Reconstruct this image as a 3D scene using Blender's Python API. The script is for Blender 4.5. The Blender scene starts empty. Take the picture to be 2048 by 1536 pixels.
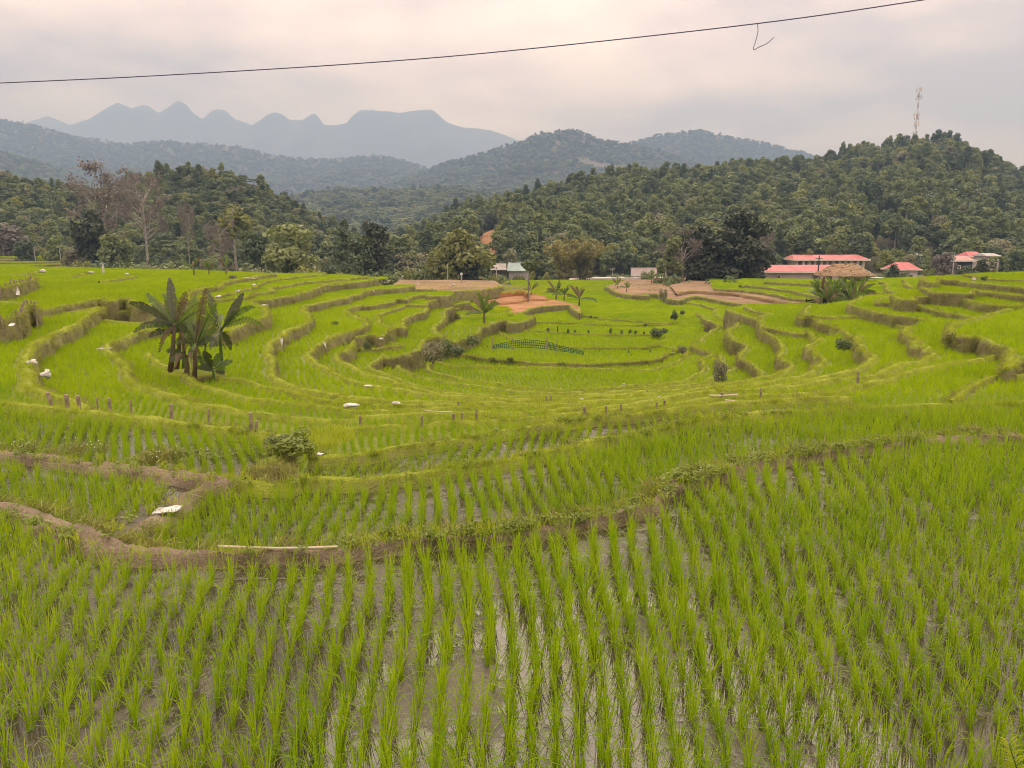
import bpy, math, random
import numpy as np
from mathutils import Vector, noise as mnoise
from mathutils.geometry import delaunay_2d_cdt

# ------------------------------------------------------------------ camera, sky, sun, exposure
scene = bpy.context.scene
col = scene.collection
F_PX, W_PX, H_PX = 1518.0, 2048.0, 1536.0
PITCH = math.radians(10.8)
S = 1.3                                    # metres per working unit of depth

cam_data = bpy.data.cameras.new("camera")
cam_data.sensor_width = 36.0
cam_data.lens = 36.0 * F_PX / W_PX
cam_data.clip_start = 0.1
cam_data.clip_end = 60000
cam = bpy.data.objects.new("camera", cam_data)
col.objects.link(cam)
cam.location = (0, 0, 0)
cam.rotation_euler = (math.pi / 2 - PITCH, 0, 0)
scene.camera = cam

SUN_EL, SUN_AZ = math.radians(48), math.radians(8)      # azimuth from +Y towards +X
sun_dir = Vector((math.sin(SUN_AZ) * math.cos(SUN_EL), math.cos(SUN_AZ) * math.cos(SUN_EL), math.sin(SUN_EL)))

world = bpy.data.worlds.new("World")
scene.world = world
world.use_nodes = True
wt = world.node_tree
wt.nodes.clear()
def wn(t, **k):
    n = wt.nodes.new(t)
    for a, b in k.items():
        setattr(n, a, b)
    return n
def wl(a, b):
    wt.links.new(a, b)
def wmath(op, a, b=None, c=None, clamp=False):
    n = wn('ShaderNodeMath', operation=op, use_clamp=clamp)
    for i, v in enumerate((a, b, c)):
        if v is None:
            continue
        if isinstance(v, (int, float)):
            n.inputs[i].default_value = v
        else:
            wl(v, n.inputs[i])
    return n.outputs[0]
w_out = wn('ShaderNodeOutputWorld')
w_bg = wn('ShaderNodeBackground')
w_tc = wn('ShaderNodeTexCoord')
w_sep = wn('ShaderNodeSeparateXYZ')
wl(w_tc.outputs['Generated'], w_sep.inputs[0])
zc = wmath('MAXIMUM', w_sep.outputs['Z'], 0.0)
den = wmath('ADD', zc, 0.13)
cx = wmath('DIVIDE', w_sep.outputs['X'], den)
cy = wmath('DIVIDE', w_sep.outputs['Y'], den)
w_cmb = wn('ShaderNodeCombineXYZ')
wl(cx, w_cmb.inputs[0]); wl(cy, w_cmb.inputs[1])
n1 = wn('ShaderNodeTexNoise'); n1.inputs['Scale'].default_value = 0.55; n1.inputs['Detail'].default_value = 6; n1.inputs['Roughness'].default_value = 0.52
n1.inputs['Distortion'].default_value = 0.3
wl(w_cmb.outputs[0], n1.inputs['Vector'])
n2 = wn('ShaderNodeTexNoise'); n2.inputs['Scale'].default_value = 1.7; n2.inputs['Detail'].default_value = 5
w_off = wn('ShaderNodeVectorMath', operation='ADD'); w_off.inputs[1].default_value = (4.3, 9.1, 2.0)
wl(w_cmb.outputs[0], w_off.inputs[0]); wl(w_off.outputs[0], n2.inputs['Vector'])
cl = wmath('ADD', wmath('MULTIPLY', n1.outputs['Fac'], 0.72), wmath('MULTIPLY', n2.outputs['Fac'], 0.28))
ramp = wn('ShaderNodeValToRGB')
e = ramp.color_ramp.elements
e[0].position = 0.41; e[0].color = (0.52, 0.415, 0.425, 1)
e[1].position = 0.60; e[1].color = (1.36, 1.11, 0.985, 1)
m_ = ramp.color_ramp.elements.new(0.49); m_.color = (0.91, 0.715, 0.650, 1)
wl(cl, ramp.inputs[0])
sky = wn('ShaderNodeTexSky', sky_type='NISHITA')
sky.sun_disc = False
sky.sun_elevation = SUN_EL
sky.sun_rotation = SUN_AZ
sky.air_density = 1.0; sky.dust_density = 3.0
sky_s = wn('ShaderNodeVectorMath', operation='SCALE'); sky_s.inputs['Scale'].default_value = 0.10
wl(sky.outputs[0], sky_s.inputs[0])
# overcast skies are brighter overhead, and the veiled sun brightens the deck around it
dotn = wn('ShaderNodeVectorMath', operation='DOT_PRODUCT'); dotn.inputs[1].default_value = sun_dir
wl(w_tc.outputs['Generated'], dotn.inputs[0])
glow = wmath('POWER', wmath('MAXIMUM', dotn.outputs['Value'], 0.0), 5.0)
grad = wmath('ADD', wmath('ADD', wmath('MULTIPLY', zc, 1.55), 0.55), wmath('MULTIPLY', glow, 0.22))
cl_s = wn('ShaderNodeVectorMath', operation='SCALE')
wl(ramp.outputs[0], cl_s.inputs[0]); wl(grad, cl_s.inputs['Scale'])
mixw = wn('ShaderNodeMix', data_type='RGBA')
mixw.inputs['Factor'].default_value = 0.90
wl(sky_s.outputs[0], mixw.inputs[6]); wl(cl_s.outputs[0], mixw.inputs[7])
wl(mixw.outputs[2], w_bg.inputs['Color'])
w_bg.inputs['Strength'].default_value = 1.22
wl(w_bg.outputs[0], w_out.inputs['Surface'])

sun_data = bpy.data.lights.new("sun", 'SUN')
sun_data.energy = 1.5
sun_data.angle = math.radians(45)
sun_data.color = (1.0, 0.94, 0.85)
sun = bpy.data.objects.new("sun", sun_data)
col.objects.link(sun)
sun.location = sun_dir * 50
sun.rotation_euler = (-sun_dir).to_track_quat('-Z', 'Y').to_euler()

vs = scene.view_settings
vs.view_transform = 'Standard'; vs.look = 'None'; vs.exposure = 0.6; vs.gamma = 1.0; vs.use_curve_mapping = False
scene.render.engine = 'CYCLES'
cy_ = scene.cycles
cy_.max_bounces = 6; cy_.diffuse_bounces = 3; cy_.glossy_bounces = 2; cy_.transmission_bounces = 3
cy_.volume_bounces = 0; cy_.transparent_max_bounces = 6
cy_.use_adaptive_sampling = True; cy_.adaptive_threshold = 0.01
cy_.filter_width = 1.0
cy_.caustics_reflective = False; cy_.caustics_refractive = False
try:
    cy_.use_denoising = True; cy_.denoiser = 'OPENIMAGEDENOISE'
except Exception:
    pass
HAZE_DENSITY = 0.00036

rng = np.random.default_rng(7)
random.seed(7)

# ------------------------------------------------------------------ picture-to-place helpers
CP, SP = math.cos(PITCH), math.sin(PITCH)
def ray(x, y):
    xn, yn = (x - W_PX / 2) / F_PX, (H_PX / 2 - y) / F_PX
    return np.array([xn, CP + yn * SP, -SP + yn * CP])
def LV(z):                          # steps get lower towards the bowl floor
    return float(np.interp(z, [-8.0, -7.4, -6.85, -6.3, -5.55, -4.85, -4.2, -3.5, 0.0], [-6.62, -6.18, -5.78, -5.38, -4.89, -4.44, -4.01, -3.5, 0.0]))
def P3(x, y, z):                    # point on the level z (working units below the eye)
    d = ray(x, y); t = LV(z) * S / d[2]
    return d * t
def PD(x, y, dist):                 # point at a forward distance
    d = ray(x, y); t = dist * S / d[1]
    return d * t
def PXM(dist):                      # metres per picture pixel at a distance
    return dist * S / F_PX
ZN = {'1': (0, 520, 5.12), '2': (300, 520, 5.12), '3': (600, 520, 5.12), '4': (900, 520, 5.12), '5': (1250, 520, 5.12),
      '6': (1648, 520, 5.12), '7': (0, 780, 2.926), '8': (600, 760, 2.926), 'p': (0, 0, 1.0)}
def Q(k, *pts):
    x0, y0, s = ZN[k]
    return [(x0 + a / s, y0 + b / s) for a, b in pts]

# ------------------------------------------------------------------ numpy noise
def _hash(ix, iy, seed):
    h = (ix.astype(np.int64) * 374761393 + iy.astype(np.int64) * 668265263 + seed * 974711) & 0x7fffffff
    h = (h ^ (h >> 13)) * 1274126177 & 0x7fffffff
    return ((h ^ (h >> 16)) & 0xffff) / 65535.0
def vnoise(x, y, seed=0):
    x = np.asarray(x, float); y = np.asarray(y, float)
    ix, iy = np.floor(x), np.floor(y)
    fx, fy = x - ix, y - iy
    fx = fx * fx * (3 - 2 * fx); fy = fy * fy * (3 - 2 * fy)
    a = _hash(ix, iy, seed); b = _hash(ix + 1, iy, seed); c = _hash(ix, iy + 1, seed); d = _hash(ix + 1, iy + 1, seed)
    return (a + (b - a) * fx) * (1 - fy) + (c + (d - c) * fx) * fy
def fbm(x, y, seed=0, oct=4):
    s, a, t = 0, 1.0, 0
    for o in range(oct):
        s = s + a * (vnoise(x * 2 ** o, y * 2 ** o, seed + o) * 2 - 1); t += a; a *= 0.5
    return s / t
def smooth(a, b, x):
    t = np.clip((x - a) / (b - a), 0, 1)
    return t * t * (3 - 2 * t)

# ------------------------------------------------------------------ object helpers
def mesh_obj(name, verts, faces, mats=None, parent=None, smooth_shade=False, midx=None):
    me = bpy.data.meshes.new(name)
    verts = np.asarray(verts, np.float32).reshape(-1, 3)
    if isinstance(faces, np.ndarray):
        nf, k = faces.shape
        me.vertices.add(len(verts)); me.vertices.foreach_set('co', verts.ravel())
        me.loops.add(nf * k); me.loops.foreach_set('vertex_index', faces.astype(np.int32).ravel())
        me.polygons.add(nf); me.polygons.foreach_set('loop_start', (np.arange(nf) * k).astype(np.int32))
        me.polygons.foreach_set('loop_total', np.full(nf, k, np.int32))
        me.update(calc_edges=True)
    else:
        me.from_pydata([tuple(v) for v in verts.tolist()], [], faces)
        me.update()
    for m in (mats or []):
        me.materials.append(m)
    if midx is not None:
        me.polygons.foreach_set('material_index', np.asarray(midx, np.int32))
    if smooth_shade:
        me.polygons.foreach_set('use_smooth', np.ones(len(me.polygons), bool))
    o = bpy.data.objects.new(name, me)
    col.objects.link(o)
    if parent is not None:
        o.parent = parent
    return o
def from_mesh(name, me, parent=None):
    o = bpy.data.objects.new(name, me)
    col.objects.link(o)
    if parent is not None:
        o.parent = parent
    return o
def tag(o, label=None, cat=None, group=None, kind=None):
    if label: o['label'] = label
    if cat: o['category'] = cat
    if group: o['group'] = group
    if kind: o['kind'] = kind
    return o
def empty(name, loc, rz=0.0, scale=None):
    o = bpy.data.objects.new(name, None)
    col.objects.link(o)
    o.location = loc; o.rotation_euler = (0, 0, rz)
    if scale is not None:
        o.scale = scale
    o.empty_display_size = 0.2
    return o
class MB:
    """collects shapes for one mesh"""
    def __init__(s): s.v = []; s.f = []
    def add(s, v, f):
        b = len(s.v); s.v += [tuple(map(float, p)) for p in v]; s.f += [tuple(i + b for i in q) for q in f]
    def box(s, c, d, rz=0.0, taper=1.0):
        x, y, z = d[0] / 2, d[1] / 2, d[2] / 2
        p = []
        for sz in (-1, 1):
            k = taper if sz > 0 else 1.0
            for sx, sy in ((-1, -1), (1, -1), (1, 1), (-1, 1)):
                a, b = sx * x * k, sy * y * k
                p.append((c[0] + a * math.cos(rz) - b * math.sin(rz), c[1] + a * math.sin(rz) + b * math.cos(rz), c[2] + sz * z))
        s.add(p, [(3, 2, 1, 0), (4, 5, 6, 7), (0, 1, 5, 4), (1, 2, 6, 5), (2, 3, 7, 6), (3, 0, 4, 7)])
    def tube(s, pts, rad, n=6, cap=True):
        pts = [Vector(p) for p in pts]
        if isinstance(rad, (int, float)): rad = [rad] * len(pts)
        rings = []
        for i, p in enumerate(pts):
            t = (pts[min(i + 1, len(pts) - 1)] - pts[max(i - 1, 0)]).normalized()
            a = t.orthogonal().normalized() if i == 0 else (a - t * a.dot(t)).normalized()
            b = t.cross(a)
            rings.append([p + (a * math.cos(2 * math.pi * k / n) + b * math.sin(2 * math.pi * k / n)) * rad[i] for k in range(n)])
        v = [q for r in rings for q in r]
        f = []
        for i in range(len(pts) - 1):
            for k in range(n):
                f.append((i * n + k, i * n + (k + 1) % n, (i + 1) * n + (k + 1) % n, (i + 1) * n + k))
        if cap:
            f.append(tuple(range(n - 1, -1, -1))); f.append(tuple((len(pts) - 1) * n + k for k in range(n)))
        s.add(v, f)
    def build(s, name, mat, parent=None, sm=False):
        return mesh_obj(name, s.v, s.f, [mat] if mat else None, parent, sm)

# ------------------------------------------------------------------ materials
MATS = {}
def new_mat(name):
    m = bpy.data.materials.new(name); m.use_nodes = True
    MATS[name] = m
    nt = m.node_tree; nt.nodes.clear()
    out = nt.nodes.new('ShaderNodeOutputMaterial')
    return m, nt, out
class NT:
    def __init__(s, nt): s.nt = nt
    def n(s, t, **k):
        x = s.nt.nodes.new(t)
        for a, b in k.items(): setattr(x, a, b)
        return x
    def l(s, a, b): s.nt.links.new(a, b)
    def noise(s, scale, detail=4, vec=None, rough=0.55):
        x = s.n('ShaderNodeTexNoise'); x.inputs['Scale'].default_value = scale; x.inputs['Detail'].default_value = detail
        x.inputs['Roughness'].default_value = rough
        if vec is None:
            if not hasattr(s, '_geo'): s._geo = s.n('ShaderNodeNewGeometry')
            vec = s._geo.outputs['Position']
        s.l(vec, x.inputs['Vector'])
        return x.outputs['Fac']
    def ramp(s, fac, stops):
        x = s.n('ShaderNodeValToRGB'); e = x.color_ramp.elements
        e[0].position, e[0].color = stops[0][0], (*stops[0][1], 1)
        e[1].position, e[1].color = stops[-1][0], (*stops[-1][1], 1)
        for p, c in stops[1:-1]:
            q = e.new(p); q.color = (*c, 1)
        s.l(fac, x.inputs[0]); return x.outputs[0]
    def mix(s, fac, a, b):
        x = s.n('ShaderNodeMix', data_type='RGBA')
        for sock, v in ((x.inputs['Factor'], fac), (x.inputs[6], a), (x.inputs[7], b)):
            if isinstance(v, (int, float)): sock.default_value = v
            elif isinstance(v, tuple): sock.default_value = (*v, 1)
            else: s.l(v, sock)
        return x.outputs[2]
    def math(s, op, a, b=0.0, clamp=False):
        x = s.n('ShaderNodeMath', operation=op, use_clamp=clamp)
        for i, v in enumerate((a, b)):
            if isinstance(v, (int, float)): x.inputs[i].default_value = v
            else: s.l(v, x.inputs[i])
        return x.outputs[0]
    def bsdf(s, color, rough=0.7, spec=0.3):
        x = s.n('ShaderNodeBsdfPrincipled')
        if isinstance(color, tuple): x.inputs['Base Color'].default_value = (*color, 1)
        else: s.l(color, x.inputs['Base Color'])
        if isinstance(rough, (int, float)): x.inputs['Roughness'].default_value = rough
        else: s.l(rough, x.inputs['Roughness'])
        x.inputs['Specular IOR Level'].default_value = spec
        return x
    def bump(s, h, bs, strength=0.4, dist=0.05):
        x = s.n('ShaderNodeBump'); x.inputs['Strength'].default_value = strength; x.inputs['Distance'].default_value = dist
        s.l(h, x.inputs['Height']); s.l(x.outputs[0], bs.inputs['Normal'])
def leaf_mat(name, c_lo, c_hi, trans=0.45, tcol=None, rough=0.55, patch=0.25, spec=0.25, tipc=None):
    m, nt, out = new_mat(name); t = NT(nt)
    oi = t.n('ShaderNodeObjectInfo')
    nz = t.noise(patch, 3)
    f = t.math('ADD', t.math('MULTIPLY', oi.outputs['Random'], 0.6), t.math('MULTIPLY', t.math('SUBTRACT', nz, 0.3), 1.0), clamp=True)
    c = t.mix(f, c_lo, c_hi)
    if tipc is not None:                   # some blades have yellowed
        mt = t.n('ShaderNodeMapRange'); mt.inputs['From Min'].default_value = 0.60; mt.inputs['From Max'].default_value = 0.70
        t.l(t.noise(28.0, 2), mt.inputs['Value'])
        c = t.mix(t.math('MULTIPLY', mt.outputs[0], 0.75), c, tipc)
    b = t.bsdf(c, rough, spec)
    tr = t.n('ShaderNodeBsdfTranslucent')
    if tcol is None:
        tcol = (1.25, 1.15, 0.55)
    mul = t.n('ShaderNodeMix', data_type='RGBA', blend_type='MULTIPLY'); mul.inputs['Factor'].default_value = 1.0
    t.l(c, mul.inputs[6]); mul.inputs[7].default_value = (*tcol, 1)
    t.l(mul.outputs[2], tr.inputs['Color'])
    mx = t.n('ShaderNodeMixShader'); mx.inputs[0].default_value = trans
    t.l(b.outputs[0], mx.inputs[1]); t.l(tr.outputs[0], mx.inputs[2]); t.l(mx.outputs[0], out.inputs['Surface'])
    return m
def plain_mat(name, c1, c2, scale=3.0, rough=0.8, bump=0.3, bdist=0.02, spec=0.25, local=False):
    m, nt, out = new_mat(name); t = NT(nt)
    vec = None
    if local:
        vec = t.n('ShaderNodeTexCoord').outputs['Object']
    f = t.noise(scale, 5, vec)
    c = t.ramp(f, [(0.3, c1), (0.7, c2)])
    b = t.bsdf(c, rough, spec)
    if bump: t.bump(t.noise(scale * 4, 4, vec), b, bump, bdist)
    t.l(b.outputs[0], out.inputs['Surface'])
    return m

M_RICE = leaf_mat('rice_leaf', (0.185, 0.315, 0.003), (0.370, 0.500, 0.006), 0.5, (1.3, 1.2, 0.4), 0.6, 0.12, 0.06)
M_RICE_NEAR = leaf_mat('rice_leaf_near', (0.165, 0.300, 0.004), (0.310, 0.455, 0.010), 0.45, (1.3, 1.2, 0.4), 0.5, 0.5, 0.18, (0.46, 0.44, 0.08))
M_GRASS = leaf_mat('bund_grass', (0.235, 0.330, 0.018), (0.430, 0.500, 0.060), 0.4, (1.2, 1.1, 0.5), 0.6, 0.5, 0.06)
M_DRY = leaf_mat('dry_grass', (0.165, 0.185, 0.038), (0.350, 0.350, 0.105), 0.25, (1.1, 1.0, 0.8), 0.75, 0.7)
M_WEED = leaf_mat('weed_leaf', (0.120, 0.175, 0.022), (0.250, 0.310, 0.060), 0.35, (1.2, 1.1, 0.6), 0.55, 1.5)
M_LEAF_DARK = leaf_mat('foliage_dark', (0.058, 0.092, 0.045), (0.140, 0.188, 0.081), 0.25, (1.1, 1.1, 0.6), 0.6, 0.05)
M_LEAF_DEEP = leaf_mat('foliage_deep', (0.024, 0.034, 0.016), (0.066, 0.082, 0.032), 0.2, (1.1, 1.1, 0.6), 0.6, 0.2)
M_LEAF_MID = leaf_mat('foliage_mid', (0.111, 0.157, 0.064), (0.252, 0.298, 0.111), 0.3, (1.1, 1.1, 0.6), 0.6, 0.05)
M_LEAF_YEL = leaf_mat('foliage_yellow', (0.167, 0.199, 0.051), (0.303, 0.319, 0.088), 0.3, (1.1, 1.1, 0.6), 0.6, 0.05)
M_LEAF_GREY = leaf_mat('foliage_grey', (0.159, 0.175, 0.100), (0.283, 0.283, 0.159), 0.25, (1.1, 1.05, 0.8), 0.65, 0.08)
M_LEAF_BROWN = leaf_mat('foliage_brown', (0.140, 0.126, 0.108), (0.225, 0.206, 0.178), 0.2, (1.1, 1.0, 0.8), 0.8, 0.08)
M_LEAF_DOME = leaf_mat('foliage_dome', (0.132, 0.156, 0.043), (0.324, 0.336, 0.108), 0.3, (1.1, 1.05, 0.6), 0.55, 0.4)
M_BAMBOO = leaf_mat('bamboo_leaf', (0.169, 0.169, 0.054), (0.277, 0.263, 0.088), 0.3, (1.1, 1.05, 0.6), 0.6, 0.08)
M_BANANA = leaf_mat('banana_leaf', (0.060, 0.110, 0.026), (0.165, 0.240, 0.055), 0.42, (1.3, 1.2, 0.5), 0.35, 0.9, 0.5)
M_BANANA_D = leaf_mat('banana_leaf_dark', (0.045, 0.060, 0.030), (0.100, 0.118, 0.058), 0.15, (1.1, 1.0, 0.7), 0.4, 0.9, 0.4)
M_BANANA_DRY = leaf_mat('banana_leaf_dry', (0.11, 0.080, 0.045), (0.22, 0.170, 0.105), 0.25, (1.1, 1.0, 0.8), 0.7, 1.0)
M_BARK = plain_mat('bark_grey', (0.10, 0.085, 0.065), (0.24, 0.21, 0.17), 2.5, 0.9, 0.4)
M_BARK_PALE = plain_mat('bark_pale', (0.22, 0.20, 0.165), (0.42, 0.39, 0.33), 2.0, 0.85, 0.3)
M_WOOD = plain_mat('weathered_wood', (0.16, 0.125, 0.080), (0.36, 0.30, 0.21), 9, 0.9, 0.5, 0.01, local=True)
M_BAMBOO_POLE = plain_mat('dry_bamboo', (0.42, 0.37, 0.24), (0.58, 0.52, 0.38), 5, 0.6, 0.2, 0.01)
M_PLASTIC = plain_mat('white_plastic', (0.40, 0.385, 0.36), (0.72, 0.71, 0.68), 6, 0.45, 0.4, 0.03, 0.4)
M_ROOF_RED = plain_mat('red_roof', (0.36, 0.095, 0.095), (0.50, 0.155, 0.150), 0.6, 0.6, 0.2, 0.02)
M_ROOF_PINK = plain_mat('faded_roof', (0.40, 0.20, 0.18), (0.52, 0.29, 0.26), 0.7, 0.7, 0.2, 0.02)
M_ROOF_ORANGE = plain_mat('orange_roof', (0.42, 0.14, 0.085), (0.55, 0.21, 0.13), 0.7, 0.7, 0.2)
M_ROOF_GREY = plain_mat('grey_roof', (0.22, 0.205, 0.18), (0.40, 0.37, 0.33), 0.8, 0.8, 0.3)
M_ROOF_TEAL = plain_mat('teal_roof', (0.22, 0.31, 0.28), (0.33, 0.42, 0.38), 0.6, 0.6, 0.2)
M_CREAM = plain_mat('cream_wall', (0.58, 0.51, 0.36), (0.70, 0.63, 0.46), 0.5, 0.85, 0.15)
M_WHITEWALL = plain_mat('pinkish_white_wall', (0.56, 0.47, 0.46), (0.70, 0.62, 0.60), 0.5, 0.85, 0.15)
M_TRIM = plain_mat('pale_trim', (0.66, 0.60, 0.50), (0.76, 0.70, 0.60), 1.0, 0.8, 0.1)
M_CONCRETE = plain_mat('concrete', (0.30, 0.29, 0.27), (0.46, 0.45, 0.42), 1.0, 0.9, 0.3)
M_DARKWALL = plain_mat('dark_wall', (0.035, 0.036, 0.045), (0.085, 0.085, 0.095), 0.8, 0.8, 0.2)
M_WINDOW = plain_mat('window_shutter', (0.060, 0.045, 0.040), (0.11, 0.085, 0.075), 1.0, 0.5, 0.0)
M_THATCH = plain_mat('thatch', (0.24, 0.16, 0.09), (0.46, 0.33, 0.20), 5, 0.95, 0.8, 0.08)
M_SOIL = plain_mat('brown_soil', (0.150, 0.098, 0.050), (0.285, 0.192, 0.108), 0.22, 0.95, 0.6, 0.06)
M_SOIL_O = plain_mat('orange_soil', (0.225, 0.108, 0.045), (0.390, 0.215, 0.098), 0.35, 0.95, 0.6, 0.06)
M_PATH = plain_mat('dirt_path', (0.145, 0.095, 0.062), (0.280, 0.195, 0.135), 2.6, 0.95, 0.7, 0.03)
M_ROAD = plain_mat('pale_road', (0.42, 0.38, 0.33), (0.55, 0.50, 0.44), 0.5, 0.9, 0.2)
M_CABLE = plain_mat('blue_cable', (0.065, 0.070, 0.140), (0.11, 0.115, 0.20), 2, 0.5, 0.0)
M_WIRE = plain_mat('grey_wire', (0.14, 0.13, 0.12), (0.20, 0.19, 0.17), 2, 0.6, 0.0)
M_STEEL_R = plain_mat('mast_red', (0.34, 0.18, 0.17), (0.42, 0.24, 0.22), 1, 0.6, 0.0)
M_STEEL_W = plain_mat('mast_white', (0.60, 0.55, 0.54), (0.70, 0.66, 0.65), 1, 0.6, 0.0)
M_NET = plain_mat('green_net', (0.020, 0.085, 0.045), (0.035, 0.125, 0.070), 2, 0.7, 0.0)
M_FLOWER = plain_mat('white_flower', (0.66, 0.64, 0.58), (0.80, 0.78, 0.72), 5, 0.7, 0.0)

def paddy_mat(name, c1, c2, lo=0.525, spec=0.5):
    m, nt, out = new_mat(name); t = NT(nt)
    a = t.noise(0.9, 4); b = t.noise(7.0, 5)
    wet = t.math('ADD', t.math('MULTIPLY', a, 0.68), t.math('MULTIPLY', b, 0.32))
    mr = t.n('ShaderNodeMapRange'); mr.inputs['From Min'].default_value = lo; mr.inputs['From Max'].default_value = lo + 0.06
    t.l(wet, mr.inputs['Value'])
    dry = mr.outputs[0]
    rgh = t.math('ADD', t.math('MULTIPLY', dry, 0.55), 0.03)
    mud = t.ramp(t.math('ADD', t.math('MULTIPLY', t.noise(2.3, 5), 0.55), t.math('MULTIPLY', t.noise(22.0, 5, None, 0.7), 0.45)), [(0.36, c1), (0.64, c2)])
    dk = t.n('ShaderNodeMix', data_type='RGBA', blend_type='MULTIPLY'); dk.inputs['Factor'].default_value = 1.0
    t.l(mud, dk.inputs[6]); dk.inputs[7].default_value = (0.62, 0.62, 0.60, 1)
    bs = t.bsdf(t.mix(dry, dk.outputs[2], mud), rgh, spec)
    bh = t.math('MULTIPLY', t.math('ADD', t.noise(6.0, 5), t.math('MULTIPLY', t.noise(30.0, 4), 0.5)), t.math('ADD', t.math('MULTIPLY', dry, 0.9), 0.012))
    t.bump(bh, bs, 0.35, 0.03)
    t.l(bs.outputs[0], out.inputs['Surface'])
    return m
M_PADDY = paddy_mat('paddy_water_mud', (0.052, 0.045, 0.030), (0.128, 0.110, 0.076))
M_PADDY_GREEN = paddy_mat('paddy_weedy_water', (0.095, 0.115, 0.012), (0.190, 0.235, 0.018), 0.36, 0.12)
def bund_mat(name, g1, g2, e1, e2, lo, hi):
    m, nt, out = new_mat(name); t = NT(nt)
    geo = t.n('ShaderNodeNewGeometry'); sep = t.n('ShaderNodeSeparateXYZ'); t.l(geo.outputs['Normal'], sep.inputs[0])
    g = t.ramp(t.math('ADD', t.math('MULTIPLY', t.noise(1.6, 6), 0.6), t.math('MULTIPLY', t.noise(14.0, 6, None, 0.7), 0.4)), [(0.36, g1), (0.62, g2)])
    ea = t.ramp(t.noise(1.3, 5), [(0.3, e1), (0.7, e2)])
    f = t.math('ADD', sep.outputs['Z'], t.math('MULTIPLY', t.math('SUBTRACT', t.noise(2.2, 4), 0.5), 1.3))
    mr = t.n('ShaderNodeMapRange'); mr.inputs['From Min'].default_value = lo; mr.inputs['From Max'].default_value = hi
    t.l(f, mr.inputs['Value'])
    bs = t.bsdf(t.mix(mr.outputs[0], ea, g), 0.95, 0.1)
    t.bump(t.math('ADD', t.noise(7.0, 6), t.noise(30.0, 4)), bs, 0.9, 0.07)
    t.l(bs.outputs[0], out.inputs['Surface'])
    return m
M_BUND = bund_mat('bund_earth', (0.170, 0.215, 0.024), (0.320, 0.370, 0.050), (0.150, 0.140, 0.058), (0.310, 0.285, 0.140), 0.15, 0.7)
M_BUND_DIRT = bund_mat('bund_dirt', (0.165, 0.130, 0.088), (0.325, 0.262, 0.185), (0.095, 0.080, 0.040), (0.170, 0.140, 0.080), 0.1, 0.5)
M_BUND_ORANGE = bund_mat('bund_orange', (0.30, 0.150, 0.065), (0.42, 0.235, 0.115), (0.32, 0.150, 0.062), (0.46, 0.245, 0.110), 0.2, 0.7)
M_BUND_DARK = bund_mat('bund_scrub', (0.160, 0.215, 0.028), (0.290, 0.330, 0.055), (0.125, 0.120, 0.050), (0.260, 0.240, 0.115), 0.2, 0.75)
M_HILL = plain_mat('hill_ground', (0.045, 0.055, 0.025), (0.110, 0.105, 0.050), 0.02, 0.95, 0.0)
M_HILL_BARE = plain_mat('hill_clearing', (0.060, 0.068, 0.030), (0.120, 0.100, 0.055), 0.012, 0.95, 0.0)
M_KARST = plain_mat('karst_rock', (0.045, 0.052, 0.035), (0.095, 0.098, 0.070), 0.006, 0.95, 0.0)
M_GROUND = plain_mat('valley_ground', (0.075, 0.080, 0.030), (0.150, 0.140, 0.060), 0.12, 0.95, 0.4, 0.1)

# ------------------------------------------------------------------ instancing of countless things
def proto_collection(name, objs):
    c = bpy.data.collections.new(name)
    for i, o in enumerate(objs):
        for k in list(o.users_collection): k.objects.unlink(o)
        o.name = "%s_proto_%02d" % (name, i)
        c.objects.link(o)
    return c
def gn_tree(coll):
    ng = bpy.data.node_groups.new("scatter_" + coll.name, 'GeometryNodeTree')
    ng.interface.new_socket("Geometry", in_out='INPUT', socket_type='NodeSocketGeometry')
    ng.interface.new_socket("Geometry", in_out='OUTPUT', socket_type='NodeSocketGeometry')
    N = ng.nodes; L = ng.links
    gi = N.new('NodeGroupInput'); go = N.new('NodeGroupOutput')
    ci = N.new('GeometryNodeCollectionInfo'); ci.inputs['Collection'].default_value = coll
    ci.inputs['Separate Children'].default_value = True; ci.inputs['Reset Children'].default_value = True
    ip = N.new('GeometryNodeInstanceOnPoints'); ip.inputs['Pick Instance'].default_value = True
    def attr(nm, dt):
        a = N.new('GeometryNodeInputNamedAttribute'); a.data_type = dt; a.inputs['Name'].default_value = nm
        return a.outputs['Attribute']
    L.new(gi.outputs[0], ip.inputs['Points']); L.new(ci.outputs[0], ip.inputs['Instance'])
    L.new(attr('pick', 'INT'), ip.inputs['Instance Index'])
    L.new(attr('rot', 'FLOAT_VECTOR'), ip.inputs['Rotation'])
    L.new(attr('scl', 'FLOAT_VECTOR'), ip.inputs['Scale'])
    L.new(ip.outputs[0], go.inputs[0])
    return ng
def scatter(name, pts, rot, scl, pick, coll):
    pts = np.asarray(pts, np.float32); n = len(pts)
    me = bpy.data.meshes.new(name)
    me.vertices.add(n); me.vertices.foreach_set('co', pts.ravel())
    a = me.attributes.new('rot', 'FLOAT_VECTOR', 'POINT'); a.data.foreach_set('vector', np.asarray(rot, np.float32).ravel())
    a = me.attributes.new('scl', 'FLOAT_VECTOR', 'POINT'); a.data.foreach_set('vector', np.asarray(scl, np.float32).ravel())
    a = me.attributes.new('pick', 'INT', 'POINT'); a.data.foreach_set('value', np.asarray(pick, np.int32))
    o = bpy.data.objects.new(name, me); col.objects.link(o)
    md = o.modifiers.new('scatter', 'NODES'); md.node_group = gn_tree(coll)
    return o

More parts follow.
